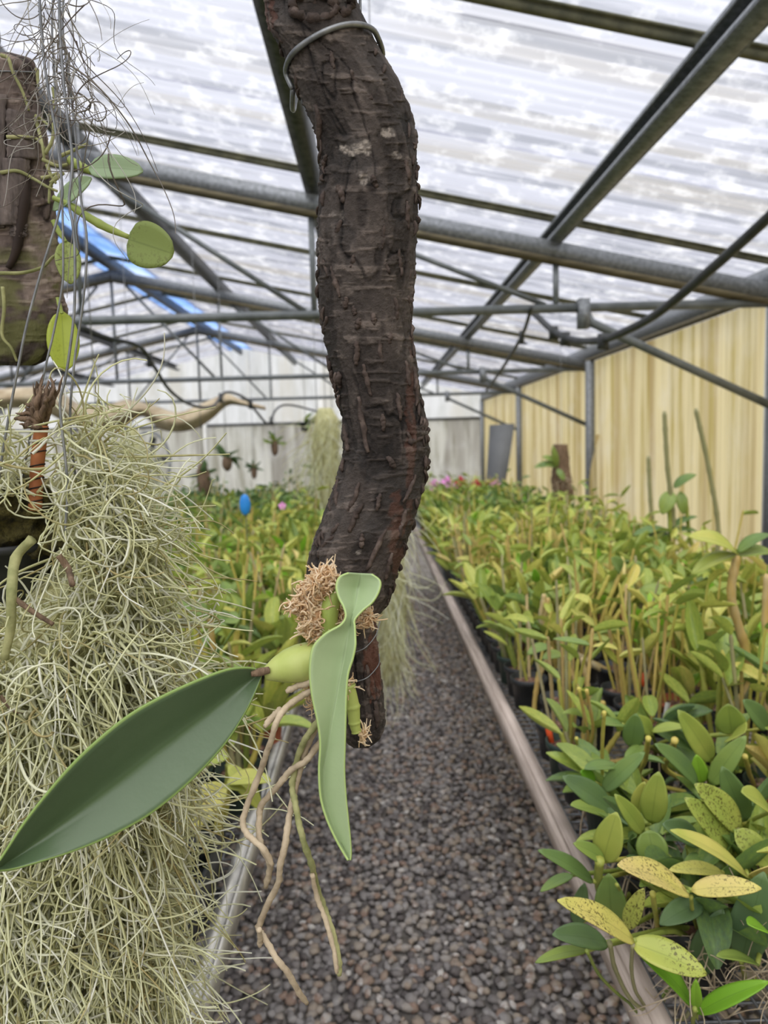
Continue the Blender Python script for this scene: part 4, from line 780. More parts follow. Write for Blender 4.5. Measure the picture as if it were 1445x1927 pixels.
def plant_spec(kind, r, hue, big=1., fresh=.05):
    """list of (library key, 4x4, hue)"""
    S = []; I4 = np.eye(4); pk = r.random(); S.append(('pot_b' if pk < .7 else 'pot_g' if pk < .9 else 'pot_t', I4, 0)); S.append(('bark', I4, 0))
    def leaf(p, ax, L, W, h, kinds='leaf'):
        nrm = np.array([0, 0, 1.])+.35*r.normal(size=3)-.25*np.array([ax[0], ax[1], 0]); k = kinds+str(r.integers(0, 6)); S.append((k, frame(p, ax, nrm, W, L, L), float(np.clip(h+r.normal(0, .10), 0, 1))))
    nc = {'cattleya': r.integers(5, 9), 'dendrobium': r.integers(4, 7), 'clump': r.integers(3, 6), 'pale': r.integers(5, 8)}[kind]
    a0 = r.uniform(0, 6.28)
    for c in range(nc):
        a = a0+c*2.4+r.normal(0, .3); rad = r.uniform(.004, .03); p = np.array([rad*math.cos(a), rad*math.sin(a), .068]); out_ = np.array([math.cos(a), math.sin(a), 0])
        if kind in ('cattleya', 'pale'):
            L = r.uniform(.07, .17)*big; d = out_*r.uniform(.05, .55)+np.array([0, 0, 1.]); rc = r.uniform(.0042, .0068); k = 'cane' if r.random() < .75 else 'old'
            S.append((k+str(r.integers(0, 3)), caneframe(p, d, r.uniform(0, 6.28), rc, L), float(r.uniform(.05, .75)))); tp = p+d/np.linalg.norm(d)*L*.97
            nl = 2 if r.random() < .65 else 1
            for q in range(nl):
                b = a+(q*3.14 if nl == 2 else 0)+r.normal(0, .5); el = r.uniform(.15, 1.15); ax = np.array([math.cos(b)*math.cos(el), math.sin(b)*math.cos(el), math.sin(el)])+.25*d
                leaf(tp, ax, r.uniform(.075, .125)*big, r.uniform(.028, .043)*big, hue, 'speck' if (kind == 'pale' and r.random() < .6) else 'fresh' if r.random() < fresh else 'leaf')
        elif kind == 'dendrobium':
            L = r.uniform(.16, .34)*big; d = out_*r.uniform(.0, .32)+np.array([0, 0, 1.])+.05*r.normal(size=3); rc = r.uniform(.0038, .0056)
            S.append((('cane' if r.random() < .8 else 'old')+str(r.integers(3, 5)), caneframe(p, d, r.uniform(0, 6.28), rc, L), float(r.uniform(.45, .95))))
            for q in range(r.integers(0, 4)):
                s = 1-.13*q-r.uniform(0, .05); tp = p+d/np.linalg.norm(d)*L*s; b = a+q*3.14+r.normal(0, .6); el = r.uniform(.0, .9); ax = np.array([math.cos(b)*math.cos(el), math.sin(b)*math.cos(el), math.sin(el)])
                leaf(tp, ax, r.uniform(.06, .10), r.uniform(.02, .03), hue)
        else:
            for q in range(r.integers(3, 6)):
                b = a+r.normal(0, .9); el = r.uniform(.5, 1.35); ax = np.array([math.cos(b)*math.cos(el), math.sin(b)*math.cos(el), math.sin(el)]); leaf(p, ax, r.uniform(.09, .2)*big, r.uniform(.016, .028), hue)
    if r.random() < .2:
        b = r.uniform(0, 6.28); S.append(('tag_o' if r.random() < .6 else 'tag_w', caneframe(np.array([.038*math.cos(b), .038*math.sin(b), .06]), np.array([.2*math.cos(b), .2*math.sin(b), 1]), b, 1, 1), 0))
    return S
def realise(name, loc, spec, label, cat, group, rot=0.):
    t = thing(name, loc, label, cat, group); t.rotation_euler = (0, 0, rot)
    pot = t
    for k, m, h in spec:
        o = bpy.data.objects.new(LIB[k][5], LIB[k][0]); COL.objects.link(o); o.parent = pot if k == 'bark' else t
        if k.startswith('pot'): pot = o
        o.matrix_basis = Matrix(m.tolist()); o['hue'] = h
    return t
class Stuff:
    def __init__(s): s.v = []; s.q = []; s.h = []; s.l = []; s.mi = []; s.n = 0; s.mn = []
    def add(s, spec, loc, rot):
        c, sn = math.cos(rot), math.sin(rot); Rz = np.array([[c, -sn, 0], [sn, c, 0], [0, 0, 1]])
        for k, m, h in spec:
            _, V, Q, lv, mm, _p = LIB[k]; W_ = (V@m[:3, :3].T+m[:3, 3])@Rz.T+loc
            if mm not in s.mn: s.mn.append(mm)
            s.v.append(W_); s.q.append(Q+s.n); s.n += len(V); s.h.append(np.full(len(V), h)); s.l.append(lv if lv is not None else np.zeros(len(V))); s.mi.append(np.full(len(Q), s.mn.index(mm)))
    def build(s, name):
        return link(name, mesh_np(name, np.concatenate(s.v), [np.concatenate(s.q)], [M[k] for k in s.mn], [np.concatenate(s.mi)], attrs={'hue': np.concatenate(s.h), 'lv': np.concatenate(s.l)}))
ZB = .744
# ---- hand-placed plants of the near right corner, leaf by leaf
def C6(x, y): return (900+x/2.651, 1340+y/2.651)
HP = [
 dict(lab='orchid at the very front of the right bench with a bright fresh green shoot', Y=.93, pot=(1335, 1985), leaves=[
   ((775, 1140), (395, 940), 112, .80, 'leaf_speck', .86, .45), ((765, 1150), (1140, 1310), 150, .80, 'leaf_speck', .66, .5), ((1062, 1450), (780, 1180), 92, .84, 'leaf_fresh', .35, .5), ((1090, 1500), (1450, 1345), 96, .84, 'leaf_fresh', .5, .5), ((1085, 1475), (1085, 1335), 62, .83, 'leaf_fresh', .7, .9), ((640, 1150), (370, 1112), 118, .84, 'leaf', .1, .5), ((545, 1185), (285, 1250), 58, .84, 'leaf', .4, .25)],
   canes=[([(770, 1160), (765, 1300), (800, 1420), (900, 1480)], 22, 'cane_old', .4), ([(655, 1150), (690, 1300), (800, 1470), (1030, 1525)], 26, 'cane_old', .3), ([(540, 1190), (610, 1320), (740, 1440), (860, 1490)], 19, 'cane', .1), ([(1080, 1480), (1070, 1560), (1080, 1640)], 24, 'cane', .2)]),
 dict(lab='yellowing orchid with two black-speckled leaves spread flat, behind the fresh green shoot', Y=.98, pot=(1300, 1890), leaves=[
   ((1042, 898), (695, 765), 120, .84, 'leaf_speck', .95, .35), ((1062, 888), (1412, 880), 106, .84, 'leaf_speck', .92, .35), ((1110, 950), (905, 1060), 120, .90, 'leaf', .12, .5), ((1220, 800), (950, 790), 70, .93, 'leaf_speck', .85, .4), ((740, 1080), (825, 880), 92, .90, 'leaf_speck', .8, .7), ((1085, 1310), (1220, 980), 150, .90, 'leaf', .12, .9)],
   canes=[([(870, 905), (885, 1010), (915, 1120)], 30, 'cane', .5), ([(1060, 920), (1070, 1010), (1090, 1100)], 22, 'cane', .45)]),
 dict(lab='orchid leaning over the right rail with a broad yellow-green leaf above dark ones', Y=1.06, pot=(1185, 1780), leaves=[
   ((622, 745), (690, 500), 150, .95, 'leaf', .66, .75), ((630, 738), (474, 655), 74, .94, 'leaf', .42, .6), ((572, 845), (298, 690), 76, .95, 'leaf', .2, .5), ((470, 812), (310, 895), 52, .97, 'leaf', .3, .3), ((665, 1055), (650, 806), 165, .96, 'leaf', .35, .9), ((490, 1060), (530, 855), 90, 1.0, 'leaf', .15, .9)],
   canes=[([(605, 740), (600, 860), (640, 1000), (700, 1090)], 48, 'cane', .25), ([(690, 860), (740, 950), (790, 1060)], 18, 'cane', .3)]),
 dict(lab='orchid with broad grey-green leaf hanging below an olive one, near the right rail', Y=1.16, pot=(1215, 1700), leaves=[
   ((822, 605), (680, 410), 88, 1.02, 'leaf', .55, .7), ((850, 590), (885, 790), 160, 1.0, 'leaf', .35, .8), ((862, 555), (900, 298), 135, 1.05, 'leaf', .5, .8), ((790, 500), (830, 348), 85, 1.07, 'leaf', .7, .8), ((700, 660), (790, 620), 40, 1.05, 'leaf', .3, .3)],
   canes=[([(840, 590), (850, 720), (880, 860)], 20, 'cane', .3)]),
 dict(lab='orchid with two long blue-green leaves spread like a V beside the dark green pot', Y=1.28, pot=(1160, 1600), leaves=[
   ((668, 492), (418, 322), 118, 1.14, 'leaf', .12, .6), ((620, 392), (830, 200), 92, 1.16, 'leaf', .2, .6), ((700, 268), (530, 285), 56, 1.18, 'leaf', .2, .2), ((580, 350), (510, 295), 66, 1.17, 'leaf_fresh', .2, .7), ((650, 520), (460, 465), 58, 1.12, 'leaf', .4, .3)],
   canes=[([(625, 350), (618, 180), (628, 0)], 20, 'cane', .6), ([(670, 490), (690, 600), (700, 700)], 20, 'cane', .3)]),
 dict(lab='orchid with overlapping olive speckled leaves near the right edge of the view', Y=1.12, pot=(1400, 1740), leaves=[
   ((1312, 585), (1078, 360), 132, 1.0, 'leaf_speck', .62, .6), ((1280, 695), (1028, 428), 130, .99, 'leaf_speck', .58, .6), ((1345, 822), (958, 590), 68, .92, 'leaf', .82, .35), ((1280, 592), (1460, 770), 132, .98, 'leaf_speck', .6, .6), ((1330, 545), (1215, 272), 132, 1.06, 'leaf', .2, .8), ((1460, 495), (1313, 400), 72, 1.02, 'leaf', .6, .5), ((1105, 645), (918, 560), 112, 1.02, 'leaf', .12, .6), ((1160, 740), (1030, 800), 120, 1.0, 'leaf', .3, .5)],
   canes=[([(1300, 590), (1290, 720), (1320, 860)], 24, 'cane_old', .4), ([(1275, 590), (1262, 640), (1285, 700), (1285, 750)], 9, 'cane_old', .9)]),
 dict(lab='orchid with a very large upright dark green leaf at the right edge', Y=.98, pot=(1460, 1830), leaves=[
   ((1310, 1245), (1425, 798), 200, .88, 'leaf', .08, .9), ((1392, 1256), (1188, 1218), 50, .84, 'leaf', .35, .2), ((1470, 1120), (1345, 1060), 52, .84, 'leaf_fresh', .6, .3), ((1420, 820), (1470, 760), 70, .9, 'leaf', .9, .4), ((1190, 1300), (1260, 1140), 110, .93, 'leaf', .3, .7)],
   canes=[([(1310, 1240), (1330, 1330), (1350, 1420)], 24, 'cane', .3)]),
 dict(lab='orchid with steep narrow green leaves behind the olive speckled one', Y=1.32, pot=(1345, 1600), leaves=[
   ((1158, 362), (1335, 118), 104, 1.18, 'leaf', .35, .7), ((1098, 362), (880, 160), 82, 1.18, 'leaf', .18, .5), ((1112, 352), (1088, 213), 84, 1.2, 'leaf_fresh', .8, .8), ((1165, 245), (995, -10), 116, 1.24, 'leaf', .55, .7), ((1100, 190), (1090, 80), 70, 1.26, 'leaf', .5, .8)],
   canes=[([(1330, 220), (1350, 300), (1360, 390)], 26, 'cane', .6), ([(980, 140), (960, 210), (940, 290)], 34, 'cane', .6), ([(848, 130), (835, 230), (822, 340)], 28, 'cane', .6)]),
 dict(lab='orchid with a rounded green leaf standing up in the middle of the right bench', Y=1.5, pot=(1240, 1500), leaves=[
   ((765, 175), (788, 8), 108, 1.34, 'leaf', .22, .85), ((865, 110), (790, 20), 66, 1.35, 'leaf', .55, .6), ((865, 95), (1030, 75), 46, 1.33, 'leaf', .6, .2), ((1265, 112), (1245, -40), 150, 1.3, 'leaf', .45, .8), ((1262, 118), (1330, 100), 75, 1.28, 'leaf', .6, .4), ((1440, 80), (1320, -60), 90, 1.3, 'leaf', .2, .6), ((720, 60), (620, 60), 50, 1.36, 'leaf', .3, .3), ((830, 170), (730, 230), 50, 1.33, 'leaf', .3, .3)],
   canes=[([(560, 250), (545, 100), (500, -120)], 18, 'cane', .75), ([(570, 250), (572, 80), (540, -110)], 18, 'cane', .75), ([(512, 270), (495, 200), (490, 130)], 16, 'cane', .6)]),
]
for h in HP:
    Y = h['Y']; p = atZ(h['pot'][0], h['pot'][1], ZB+.06); p = atY(h['pot'][0], h['pot'][1], Y); x = max(.41, p[0]); t = thing('potted_orchid', (x, Y+.03, ZB), h['lab'], 'orchid', 'orchids in the near right corner')
    for k in ('pot_b' if len(h['leaves']) != 5 else 'pot_g', 'bark'): o = link(LIB[k][5], LIB[k][0], t)
    for b, tp, w_, Yl, mm, hu, face in h['leaves']:
        b2, t2 = C6(*b), C6(*tp); simple_leaf(t, b2, t2, w_/2.651, Yl+.015, Yl-.015*(face < .55), M[mm], hu-.02, .22, .06, (.82, .6), 12, 4, face)
    top = np.array([x, Y+.03, ZB+.07])
    for pts, w_, mm, hu in h['canes']:
        P = sorted((C6(*q) for q in pts), key=lambda q_: q_[1]); n_ = len(P); Yb = Y-.12
        W3 = [atY(a, b, Yb+(.12)*(i/(n_-1))) for i, (a, b) in enumerate(P)]
        if P[-1][1] > P[0][1]: W3.append(top+rng.normal(0, .008, 3)*np.array([1, 1, 0]))
        nn = 30; P3 = smoothpath(W3, nn); tt = np.linspace(0, 5, nn); R = w_/2.651/2/F*Yb*(1+.15*np.exp(-((tt-np.round(tt))/.09)**2))*(1-.15*np.linspace(0, 1, nn)); mb = MB(); mb.tube(P3, R, 9); o = mb.build('cane', M[mm], t, True); o['hue'] = hu
    seen = set()
    for b, tp, w_, Yl, mm, hu, face in h['leaves']:   # slim stalk from each leaf base down to the pot
        key = (round(b[0]/60), round(b[1]/60))
        if key in seen: continue
        seen.add(key); B3 = atY(*C6(*b), Yl+.015); ct = top+np.array([rng.normal(0, .014), rng.normal(0, .014), 0]); mid_ = np.array([.35*B3[0]+.65*ct[0], .35*B3[1]+.65*ct[1], .5*B3[2]+.5*ct[2]-.005])
        mb = MB(); mb.tube(smoothpath([B3, mid_, ct], 14), np.linspace(.0030, .0042, 14), 7); o = mb.build('cane', M['cane'], t, True); o['hue'] = rng.uniform(.1, .5)
    for q in range(13):   # lower leaves close to the pot
        a = rng.uniform(0, 6.28); el = rng.uniform(.05, .9); ax = np.array([math.cos(a)*math.cos(el), math.sin(a)*math.cos(el), math.sin(el)]); hb = rng.uniform(.09, .15); o = link('leaf', LIB[('leaf' if rng.random() < .8 else 'speck')+str(q % 6)][0], t)
        L = rng.uniform(.07, .11); o.matrix_basis = Matrix(frame(np.array([.02*math.cos(a), .02*math.sin(a), hb]), ax, np.array([0, 0, 1.])+.3*rng.normal(size=3), L*.4, L, L).tolist()); o['hue'] = float(rng.uniform(.05, .6))
    for q in range(9):   # roots over the pot rim
        a = rng.uniform(0, 6.28); d = np.array([math.cos(a), math.sin(a), 0]); P = smoothpath([top-np.array([0, 0, .01]), top+d*.045+np.array([0, 0, .02]), top+d*.062-np.array([0, 0, .01]), top+d*.066+np.array([0, 0, -.045])], 12); mb = MB(); mb.tube(P, .0016, 5); mb.build('root', M['root'], t, True)
FRONT = [o for o in bpy.data.objects if o.name == 'potted_orchid'][0]
rq = np.random.default_rng(77); P0 = np.stack([rq.uniform(.36, .62, 240), rq.uniform(.86, 1.06, 240), rq.uniform(.775, .835, 240)], 1)
P, R = grow(P0, rq, 14, .008, .2, .05, .0013); P[..., 2] = np.maximum(P[..., 2], .757); strands('aerial_roots', P, R, M['root'], FRONT, 4, 9)
# ---- tall bare canes among the crowd (pixel gives the direction, the bench gives the distance)
def cane_plant(lab, Y, X0, canes, leaves, cat='orchid'):
    t = thing('potted_orchid', (X0, Y, ZB), lab, cat, 'tall-caned orchids on the right bench'); link('pot', LIB['pot_b'][0], t); link('bark_mix', LIB['bark'][0], t); top = np.array([X0, Y, ZB+.066])
    for pts, w_, hu, mm in canes:
        W3 = [atY(a, b, Y) for a, b in pts]+[top+rng.normal(0, .012, 3)*np.array([1, 1, 0])]; nn = 48; P3 = smoothpath(W3, nn); tt = np.linspace(0, 9, nn); R = w_/2/F*Y*(1+.22*np.exp(-((tt-np.round(tt))/.1)**2)); R[0] *= .5; mb = MB(); mb.tube(P3, R, 8); o = mb.build('cane', M[mm], t, True); o['hue'] = hu
    for b, tp, w_, mm, hu, face in leaves: simple_leaf(t, b, tp, w_, Y, Y-.02, M[mm], hu, .25, .12, (.82, .6), 10, 3, face)
cane_plant('tall orchid with thick golden jointed cane and arching leaves at the right edge', 1.75, .84, [([(1387, 1045), (1376, 1121), (1401, 1218), (1410, 1290)], 17, .82, 'cane')], [((1386, 1040), (1296, 1010), 24, 'leaf', .72, .4), ((1384, 1042), (1300, 1082), 26, 'leaf', .62, .4), ((1388, 1040), (1450, 1005), 20, 'leaf', .3, .3), ((1390, 1045), (1455, 1040), 22, 'leaf', .55, .3)])
cane_plant('orchid with banded orange-yellow cane cut by the right edge of the view', 1.62, .92, [([(1444, 1080), (1440, 1180), (1438, 1260), (1437, 1330)], 15, .85, 'cane')], [((1444, 1080), (1500, 1050), 26, 'leaf', .5, .4)])
cane_plant('very tall orchid with a dark-tipped cane left of the other wall canes', 4.2, 1.56, [([(1220, 858), (1224, 940), (1231, 1030)], 8, .25, 'cane_old')], [])
cane_plant('very tall orchid with a leafy shoot and long bare cane against the yellow wall', 3.4, 1.34, [([(1250, 774), (1256, 880), (1268, 1000)], 9, .2, 'cane_old'), ([(1258, 940), (1262, 1010), (1270, 1060)], 8, .2, 'cane'), ([(1290, 935), (1296, 1000), (1304, 1060)], 8, .2, 'cane')], [((1264, 925), (1246, 968), 30, 'leaf', .4, .8), ((1268, 918), (1310, 893), 16, 'leaf', .25, .4), ((1280, 925), (1286, 968), 20, 'leaf', .45, .8), ((1262, 1000), (1190, 1008), 14, 'leaf', .2, .3), ((1262, 995), (1312, 972), 12, 'leaf', .2, .3), ((1265, 1000), (1312, 1000), 10, 'leaf', .2, .3), ((1262, 1005), (1210, 1020), 12, 'leaf', .2, .3)])
cane_plant('very tall orchid with a leaning bare cane right of the leafy shoot', 3.3, 1.52, [([(1309, 769), (1334, 883), (1352, 1005)], 9, .25, 'cane_old')], [])
cane_plant('orchid with three rust-banded bare canes near the right rail', 1.75, .52, [([(1056, 1231), (1097, 1319), (1108, 1400)], 10, .84, 'cane'), ([(1095, 1238), (1110, 1319), (1116, 1400)], 10, .86, 'cane'), ([(1134, 1319), (1133, 1400)], 12, .7, 'cane')], [((1060, 1232), (1020, 1240), 18, 'leaf', .4, .4)])
cane_plant('orchid with a kinked pale cane leaning to the right rail', 1.85, .46, [([(1038, 1218), (1020, 1260), (1010, 1290), (1011, 1350)], 9, .8, 'cane')], [((1036, 1216), (992, 1232), 18, 'leaf', .3, .3)])
cane_plant('orchid with a fan of bright yellow canes in the middle of the right bench', 2.3, .78, [([(1146, 1082), (1118, 1162)], 8, .62, 'cane'), ([(1168, 1076), (1138, 1162)], 8, .62, 'cane'), ([(1187, 1087), (1146, 1165)], 8, .6, 'cane'), ([(1205, 1110), (1155, 1170)], 9, .6, 'cane')], [((1205, 1108), (1275, 1125), 22, 'leaf', .4, .4), ((1168, 1076), (1150, 1050), 22, 'leaf', .25, .5), ((1190, 1085), (1210, 1060), 26, 'leaf', .3, .6)])
cane_plant('orchid with brown bare cane stump behind the rust-banded canes', 2.1, .68, [([(1023, 1118), (1028, 1190)], 10, .95, 'cane'), ([(1031, 1125), (1033, 1195)], 9, .9, 'cane')], [((1062, 1200), (1080, 1105), 24, 'leaf', .62, .8), ((990, 1120), (970, 1065), 14, 'leaf', .8, .8), ((1010, 1095), (1005, 1070), 16, 'leaf_fresh', .3, .8)])
# ---- left bench, near the moss
def hand_left(lab, X, Y, pot, leaves, canes):
    t = thing('potted_orchid', (X, Y, ZB), lab, 'orchid', 'orchids along the left rail'); link('pot', LIB[pot][0], t); link('bark_mix', LIB['bark'][0], t); top = np.array([X, Y, ZB+.066])
    link('plant_tag', LIB['tag_o'][0], t).location = (.03, -.025, .055)
    for b, tp, w_, mm, hu, face, Yl in leaves: simple_leaf(t, b, tp, w_, Yl, Yl-.02, M[mm], hu, .25, .1, (.82, .6), 12, 4, face)
    for pts, w_, hu in canes:
        W3 = [atY(a, b, Y-.06+.04*i/len(pts)) for i, (a, b) in enumerate(pts)]+[top]; nn = 30; P3 = smoothpath(W3, nn); tt = np.linspace(0, 5, nn); R = w_/2/F*Y*(1+.15*np.exp(-((tt-np.round(tt))/.1)**2)); mb = MB(); mb.tube(P3, R, 8); o = mb.build('cane', M['cane'], t, True); o['hue'] = hu
hand_left('yellow-leaved orchid in a dark green pot beside the hanging moss', -.345, 1.36, 'pot_g', [((425, 1478), (345, 1560), 62, 'leaf', .84, .6, 1.24), ((428, 1470), (510, 1470), 30, 'leaf', .80, .3, 1.22), ((430, 1440), (492, 1525), 34, 'leaf', .74, .6, 1.26), ((420, 1480), (465, 1490), 14, 'leaf', .75, .3, 1.22), ((430, 1420), (370, 1440), 30, 'leaf', .6, .4, 1.3)], [([(424, 1480), (412, 1540), (405, 1600)], 15, .5), ([(430, 1440), (428, 1490), (418, 1540)], 12, .35)])
hand_left('small seedling orchid in a black pot of bark chips by the left rail', -.335, 1.72, 'pot_b', [((455, 1410), (440, 1370), 14, 'leaf', .3, .6, 1.66), ((455, 1412), (480, 1372), 12, 'leaf', .5, .6, 1.66), ((455, 1412), (420, 1395), 12, 'leaf', .4, .4, 1.66)], [([(455, 1380), (456, 1415)], 6, .3)])
hand_left('black-potted orchid with pale arching leaf under the pseudobulb', -.33, 1.98, 'pot_b', [((500, 1330), (420, 1345), 18, 'leaf', .6, .3, 1.9), ((490, 1320), (545, 1360), 16, 'leaf', .5, .3, 1.9)], [([(520, 1295), (470, 1345), (478, 1380)], 9, .5)])
TL = thing('cane_cluster_pot', (-.60, 1.75, ZB), 'orchid with bright yellow jointed canes between the moss and the branch', 'orchid'); link('pot', LIB['pot_b'][0], TL); link('bark_mix', LIB['bark'][0], TL)
for pts, w_, hu in (([(370, 1130), (372, 1200), (378, 1260)], 13, .6), ([(395, 1165), (402, 1230), (405, 1270)], 11, .85), ([(446, 1185), (442, 1230), (440, 1255)], 11, .62), ([(352, 1170), (357, 1240), (362, 1290)], 10, .6)):
    P3 = smoothpath([atY(a, b, 1.70) for a, b in pts]+[np.array([-.60, 1.75, ZB+.066])], 40); tt = np.linspace(0, 7, 40); mb = MB(); mb.tube(P3, w_/2/F*1.7*(1+.2*np.exp(-((tt-np.round(tt))/.1)**2)), 8); o = mb.build('cane', M['cane'], TL, True); o['hue'] = hu
for b, tp, w_, hu, face in (((395, 1160), (335, 1135), 28, .35, .4), ((398, 1160), (425, 1110), 30, .55, .7), ((444, 1182), (400, 1150), 22, .3, .4), ((444, 1180), (450, 1165), 40, .3, .5), ((420, 1160), (448, 1172), 28, .35, .4), ((398, 1270), (420, 1215), 34, .2, .8)): simple_leaf(TL, b, tp, w_, 1.68, 1.66, M['leaf'], hu, .25, .1, (.82, .6), 10, 3, face)
# empty seed tray by the left rail
t = thing('seed_tray', (-.36, 1.14, ZB), 'empty black plastic tray by the left rail beneath the moss', 'tray')
mb = MB(); mb.box((-.36, 1.14, ZB+.004), (.13, .26, .006)); mb.build('base', M['plastic_black'], t)
for d in ((-.065, 0, .006, .26), (.065, 0, .006, .26), (0, -.13, .13, .006), (0, .13, .13, .006)): mb = MB(); mb.box((-.36+d[0], 1.14+d[1], ZB+.035), (d[2], d[3], .06)); mb.build('side', M['plastic_black'], t)
# ---- the crowd
cand = []
r = np.random.default_rng(21)
def lay(x0, x1, y0, y1, sp, side):
    for y in np.arange(y0, y1, sp):
        for x in np.arange(x0, x1, sp): cand.append((x+r.uniform(-.0025, .0025), y+r.uniform(-.0025, .0025), side))
lay(.415, 1.42, 1.36, 5.0, .11, 'right'); lay(.42, 1.4, 5.02, 7.8, .13, 'right'); lay(.63, 1.42, .84, 1.30, .109, 'right')
lay(-2.26, -.29, 1.5, 5.0, .109, 'left'); lay(-2.26, -.29, 5.02, 7.8, .132, 'left'); lay(.68, 1.42, .2, .83, .12, 'right'); lay(-2.26, -.62, .3, 1.48, .12, 'left'); lay(-7.2, -3.2, 4.0, 8.0, .24, 'far left')
taken = [(o.location.x, o.location.y) for o in bpy.data.objects if o.parent is None and o.name.startswith(('potted_orchid', 'cane_cluster', 'seed_tray'))]
cand = [c for c in cand if all((c[0]-a)**2+(c[1]-b)**2 > .0104 for a, b in taken)]
def vis(c):
    u, v = proj((c[0], c[1], .95)); u2, v2 = proj((c[0], c[1], .76))
    return -30 < u < 1475 and v < 1960 and not (u < 320 and v > 830) and not (585 < u < 780 and v < 1120)
def score(c): return math.hypot(c[0], c[1]) if vis(c) else 99
cand.sort(key=score)
DESC = {'cattleya': ('green orchid', 'broad-leaved'), 'dendrobium': ('golden-caned orchid', 'caned'), 'clump': ('narrow-leaved orchid', 'narrow-leaved'), 'pale': ('yellowing orchid', 'yellowing')}
ORDW = 'first second third fourth fifth sixth seventh eighth ninth tenth eleventh twelfth thirteenth fourteenth fifteenth sixteenth seventeenth eighteenth nineteenth twentieth'.split()
def ordw(k): return ORDW[k-1] if k <= 20 else ('twenty-'+ORDW[k-21] if k <= 29 else 'thirtieth' if k == 30 else 'thirty-'+ORDW[k-31])
POS = {}; rows_ = {}
for c in cand: rows_.setdefault((c[2], int(round((abs(c[0])-(.415 if c[2] == 'right' else .29 if c[2] == 'left' else 3.2))/.11))+1), []).append(c)
for (sd_2, rw), L_ in rows_.items():
    for k_, c in enumerate(sorted(L_, key=lambda q_: q_[1])): POS[(c[0], c[1])] = (rw, k_+1, len(L_))
SR, SLf, SF = Stuff(), Stuff(), Stuff(); NIND = 300-len(taken)
for i, (x, y, side) in enumerate(cand):
    kd = r.choice(['cattleya', 'dendrobium', 'clump', 'pale'], p=[.56, .2, .1, .14])
    if side == 'right' and x < .64 and 1.36 < y < 2.1 and r.random() < .7: kd = 'dendrobium'
    patch = vnoise(np.array([[x*.9+5, y*.5, 3.]]))[0]
    hue = float(np.clip({'cattleya': .30, 'dendrobium': .42, 'clump': .36, 'pale': .66}[kd]+(patch-.5)*.5+r.normal(0, .08), .03, .95)); big = r.uniform(.85, 1.2)*(1.25 if side == 'far left' else .82 if y < 1.36 else 1.)
    sp = plant_spec(kd, r, hue, big, .05 if y > 1.6 else 0.); rot = 0.
    if i < NIND and score((x, y, side)) < 90:
        row, k_, n_ = POS[(x, y)]
        lab = '%s, %s from the viewer in the %s row from the %s rail' % (DESC[kd][0], ordw(k_), ordw(row), side)
        realise('potted_orchid', (x, y, ZB), sp, lab, 'orchid', 'orchids on the %s bench' % side)
    else: {'right': SR, 'left': SLf, 'far left': SF}[side].add(sp, np.array([x, y, ZB]), rot)
for S_, lb in ((SR, 'mass of potted orchids filling the far part of the right bench'), (SLf, 'mass of potted orchids filling the far part of the left bench'), (SF, 'mass of potted orchids on the second bench at the far left')):
    tag(S_.build('orchid_crowd'), lb, 'orchids', None, 'stuff')
# ------------------------------------------------------------------ flowers, wall mount, hanging plants, hoses, cloth
def flower(c, key, lab, parent_h, n_=5, sz=.05):
    t = thing('flowering_orchid', (c[0], c[1], ZB), lab, 'flower', 'flowers at the far end of the benches'); link('pot', LIB['pot_b'][0], t)
    mb = MB(); mb.tube(smoothpath([(c[0], c[1], ZB+.06), (c[0]+.02, c[1], (ZB+c[2])/2), tuple(c)], 10), .004, 6); o = mb.build('flower_stem', M['cane'], t, True); o['hue'] = .2
    for k in range(n_):
        a = k*2*math.pi/n_+.3; ax = np.array([math.cos(a), -.25, math.sin(a)]); m_ = frame(np.array([0, 0, c[2]-ZB]), ax, np.array([0, -1., .2]), sz*.8, sz, sz); o = link('petal', LIB[key][0], t); o.matrix_basis = Matrix(m_.tolist())
    for k in range(4):
        a = k*1.7; ax = np.array([math.cos(a)*.5, math.sin(a)*.5, 1.]); o = link('leaf', LIB['leaf2'][0], t); o.matrix_basis = Matrix(frame(np.array([0, 0, .07]), ax, np.array([-ax[0], -ax[1], .3]), .04, .22, .22).tolist()); o['hue'] = .2
for (px, py, key, lb) in ((818, 914, 'pet_p', 'pink orchid flower nearest the branch at the far end of the right bench'), (842, 908, 'pet_p', 'second pink orchid flower from the branch, far right bench'), (858, 920, 'pet_p', 'lowest pink orchid flower beside the red ones, far right bench'), (866, 908, 'pet_r', 'red orchid flower between pink ones, far right bench'), (896, 914, 'pet_r', 'dark red orchid flower left of the grey board'), (934, 914, 'pet_p', 'pink orchid flower in front of the grey board')):
    flower(atY(px, py, 7.6), key, lb, 0, 5, .07)
flower(atY(531, 952, 4.0), 'pet_p', 'small pink flower among the plants left of the branch', 0, 5, .022)
# leaning grey board
b0, b1 = atY(918, 918, 12.6), atY(952, 918, 12.3); mb = MB()
V = [atY(921, 800, 11.3), atY(968, 797, 11.0), atY(950, 918, 10.7), atY(914, 918, 11.0)]; V = np.array(V+[v+np.array([.01, .03, 0]) for v in V])
low = V[[2, 3, 6, 7]]; ext = low.copy(); dz = (V[[1, 0, 5, 4]]-low); s_ = (low[:, 2])/dz[:, 2]; V[[2, 3, 6, 7]] = low-dz*s_[:, None]
mb.add(V, [[0, 1, 2, 3], [7, 6, 5, 4], [0, 4, 5, 1], [1, 5, 6, 2], [2, 6, 7, 3], [3, 7, 4, 0]]); tag(mb.build('leaning_board', M['board']), 'plain dark grey board leaning by the far end of the yellow wall', 'board')
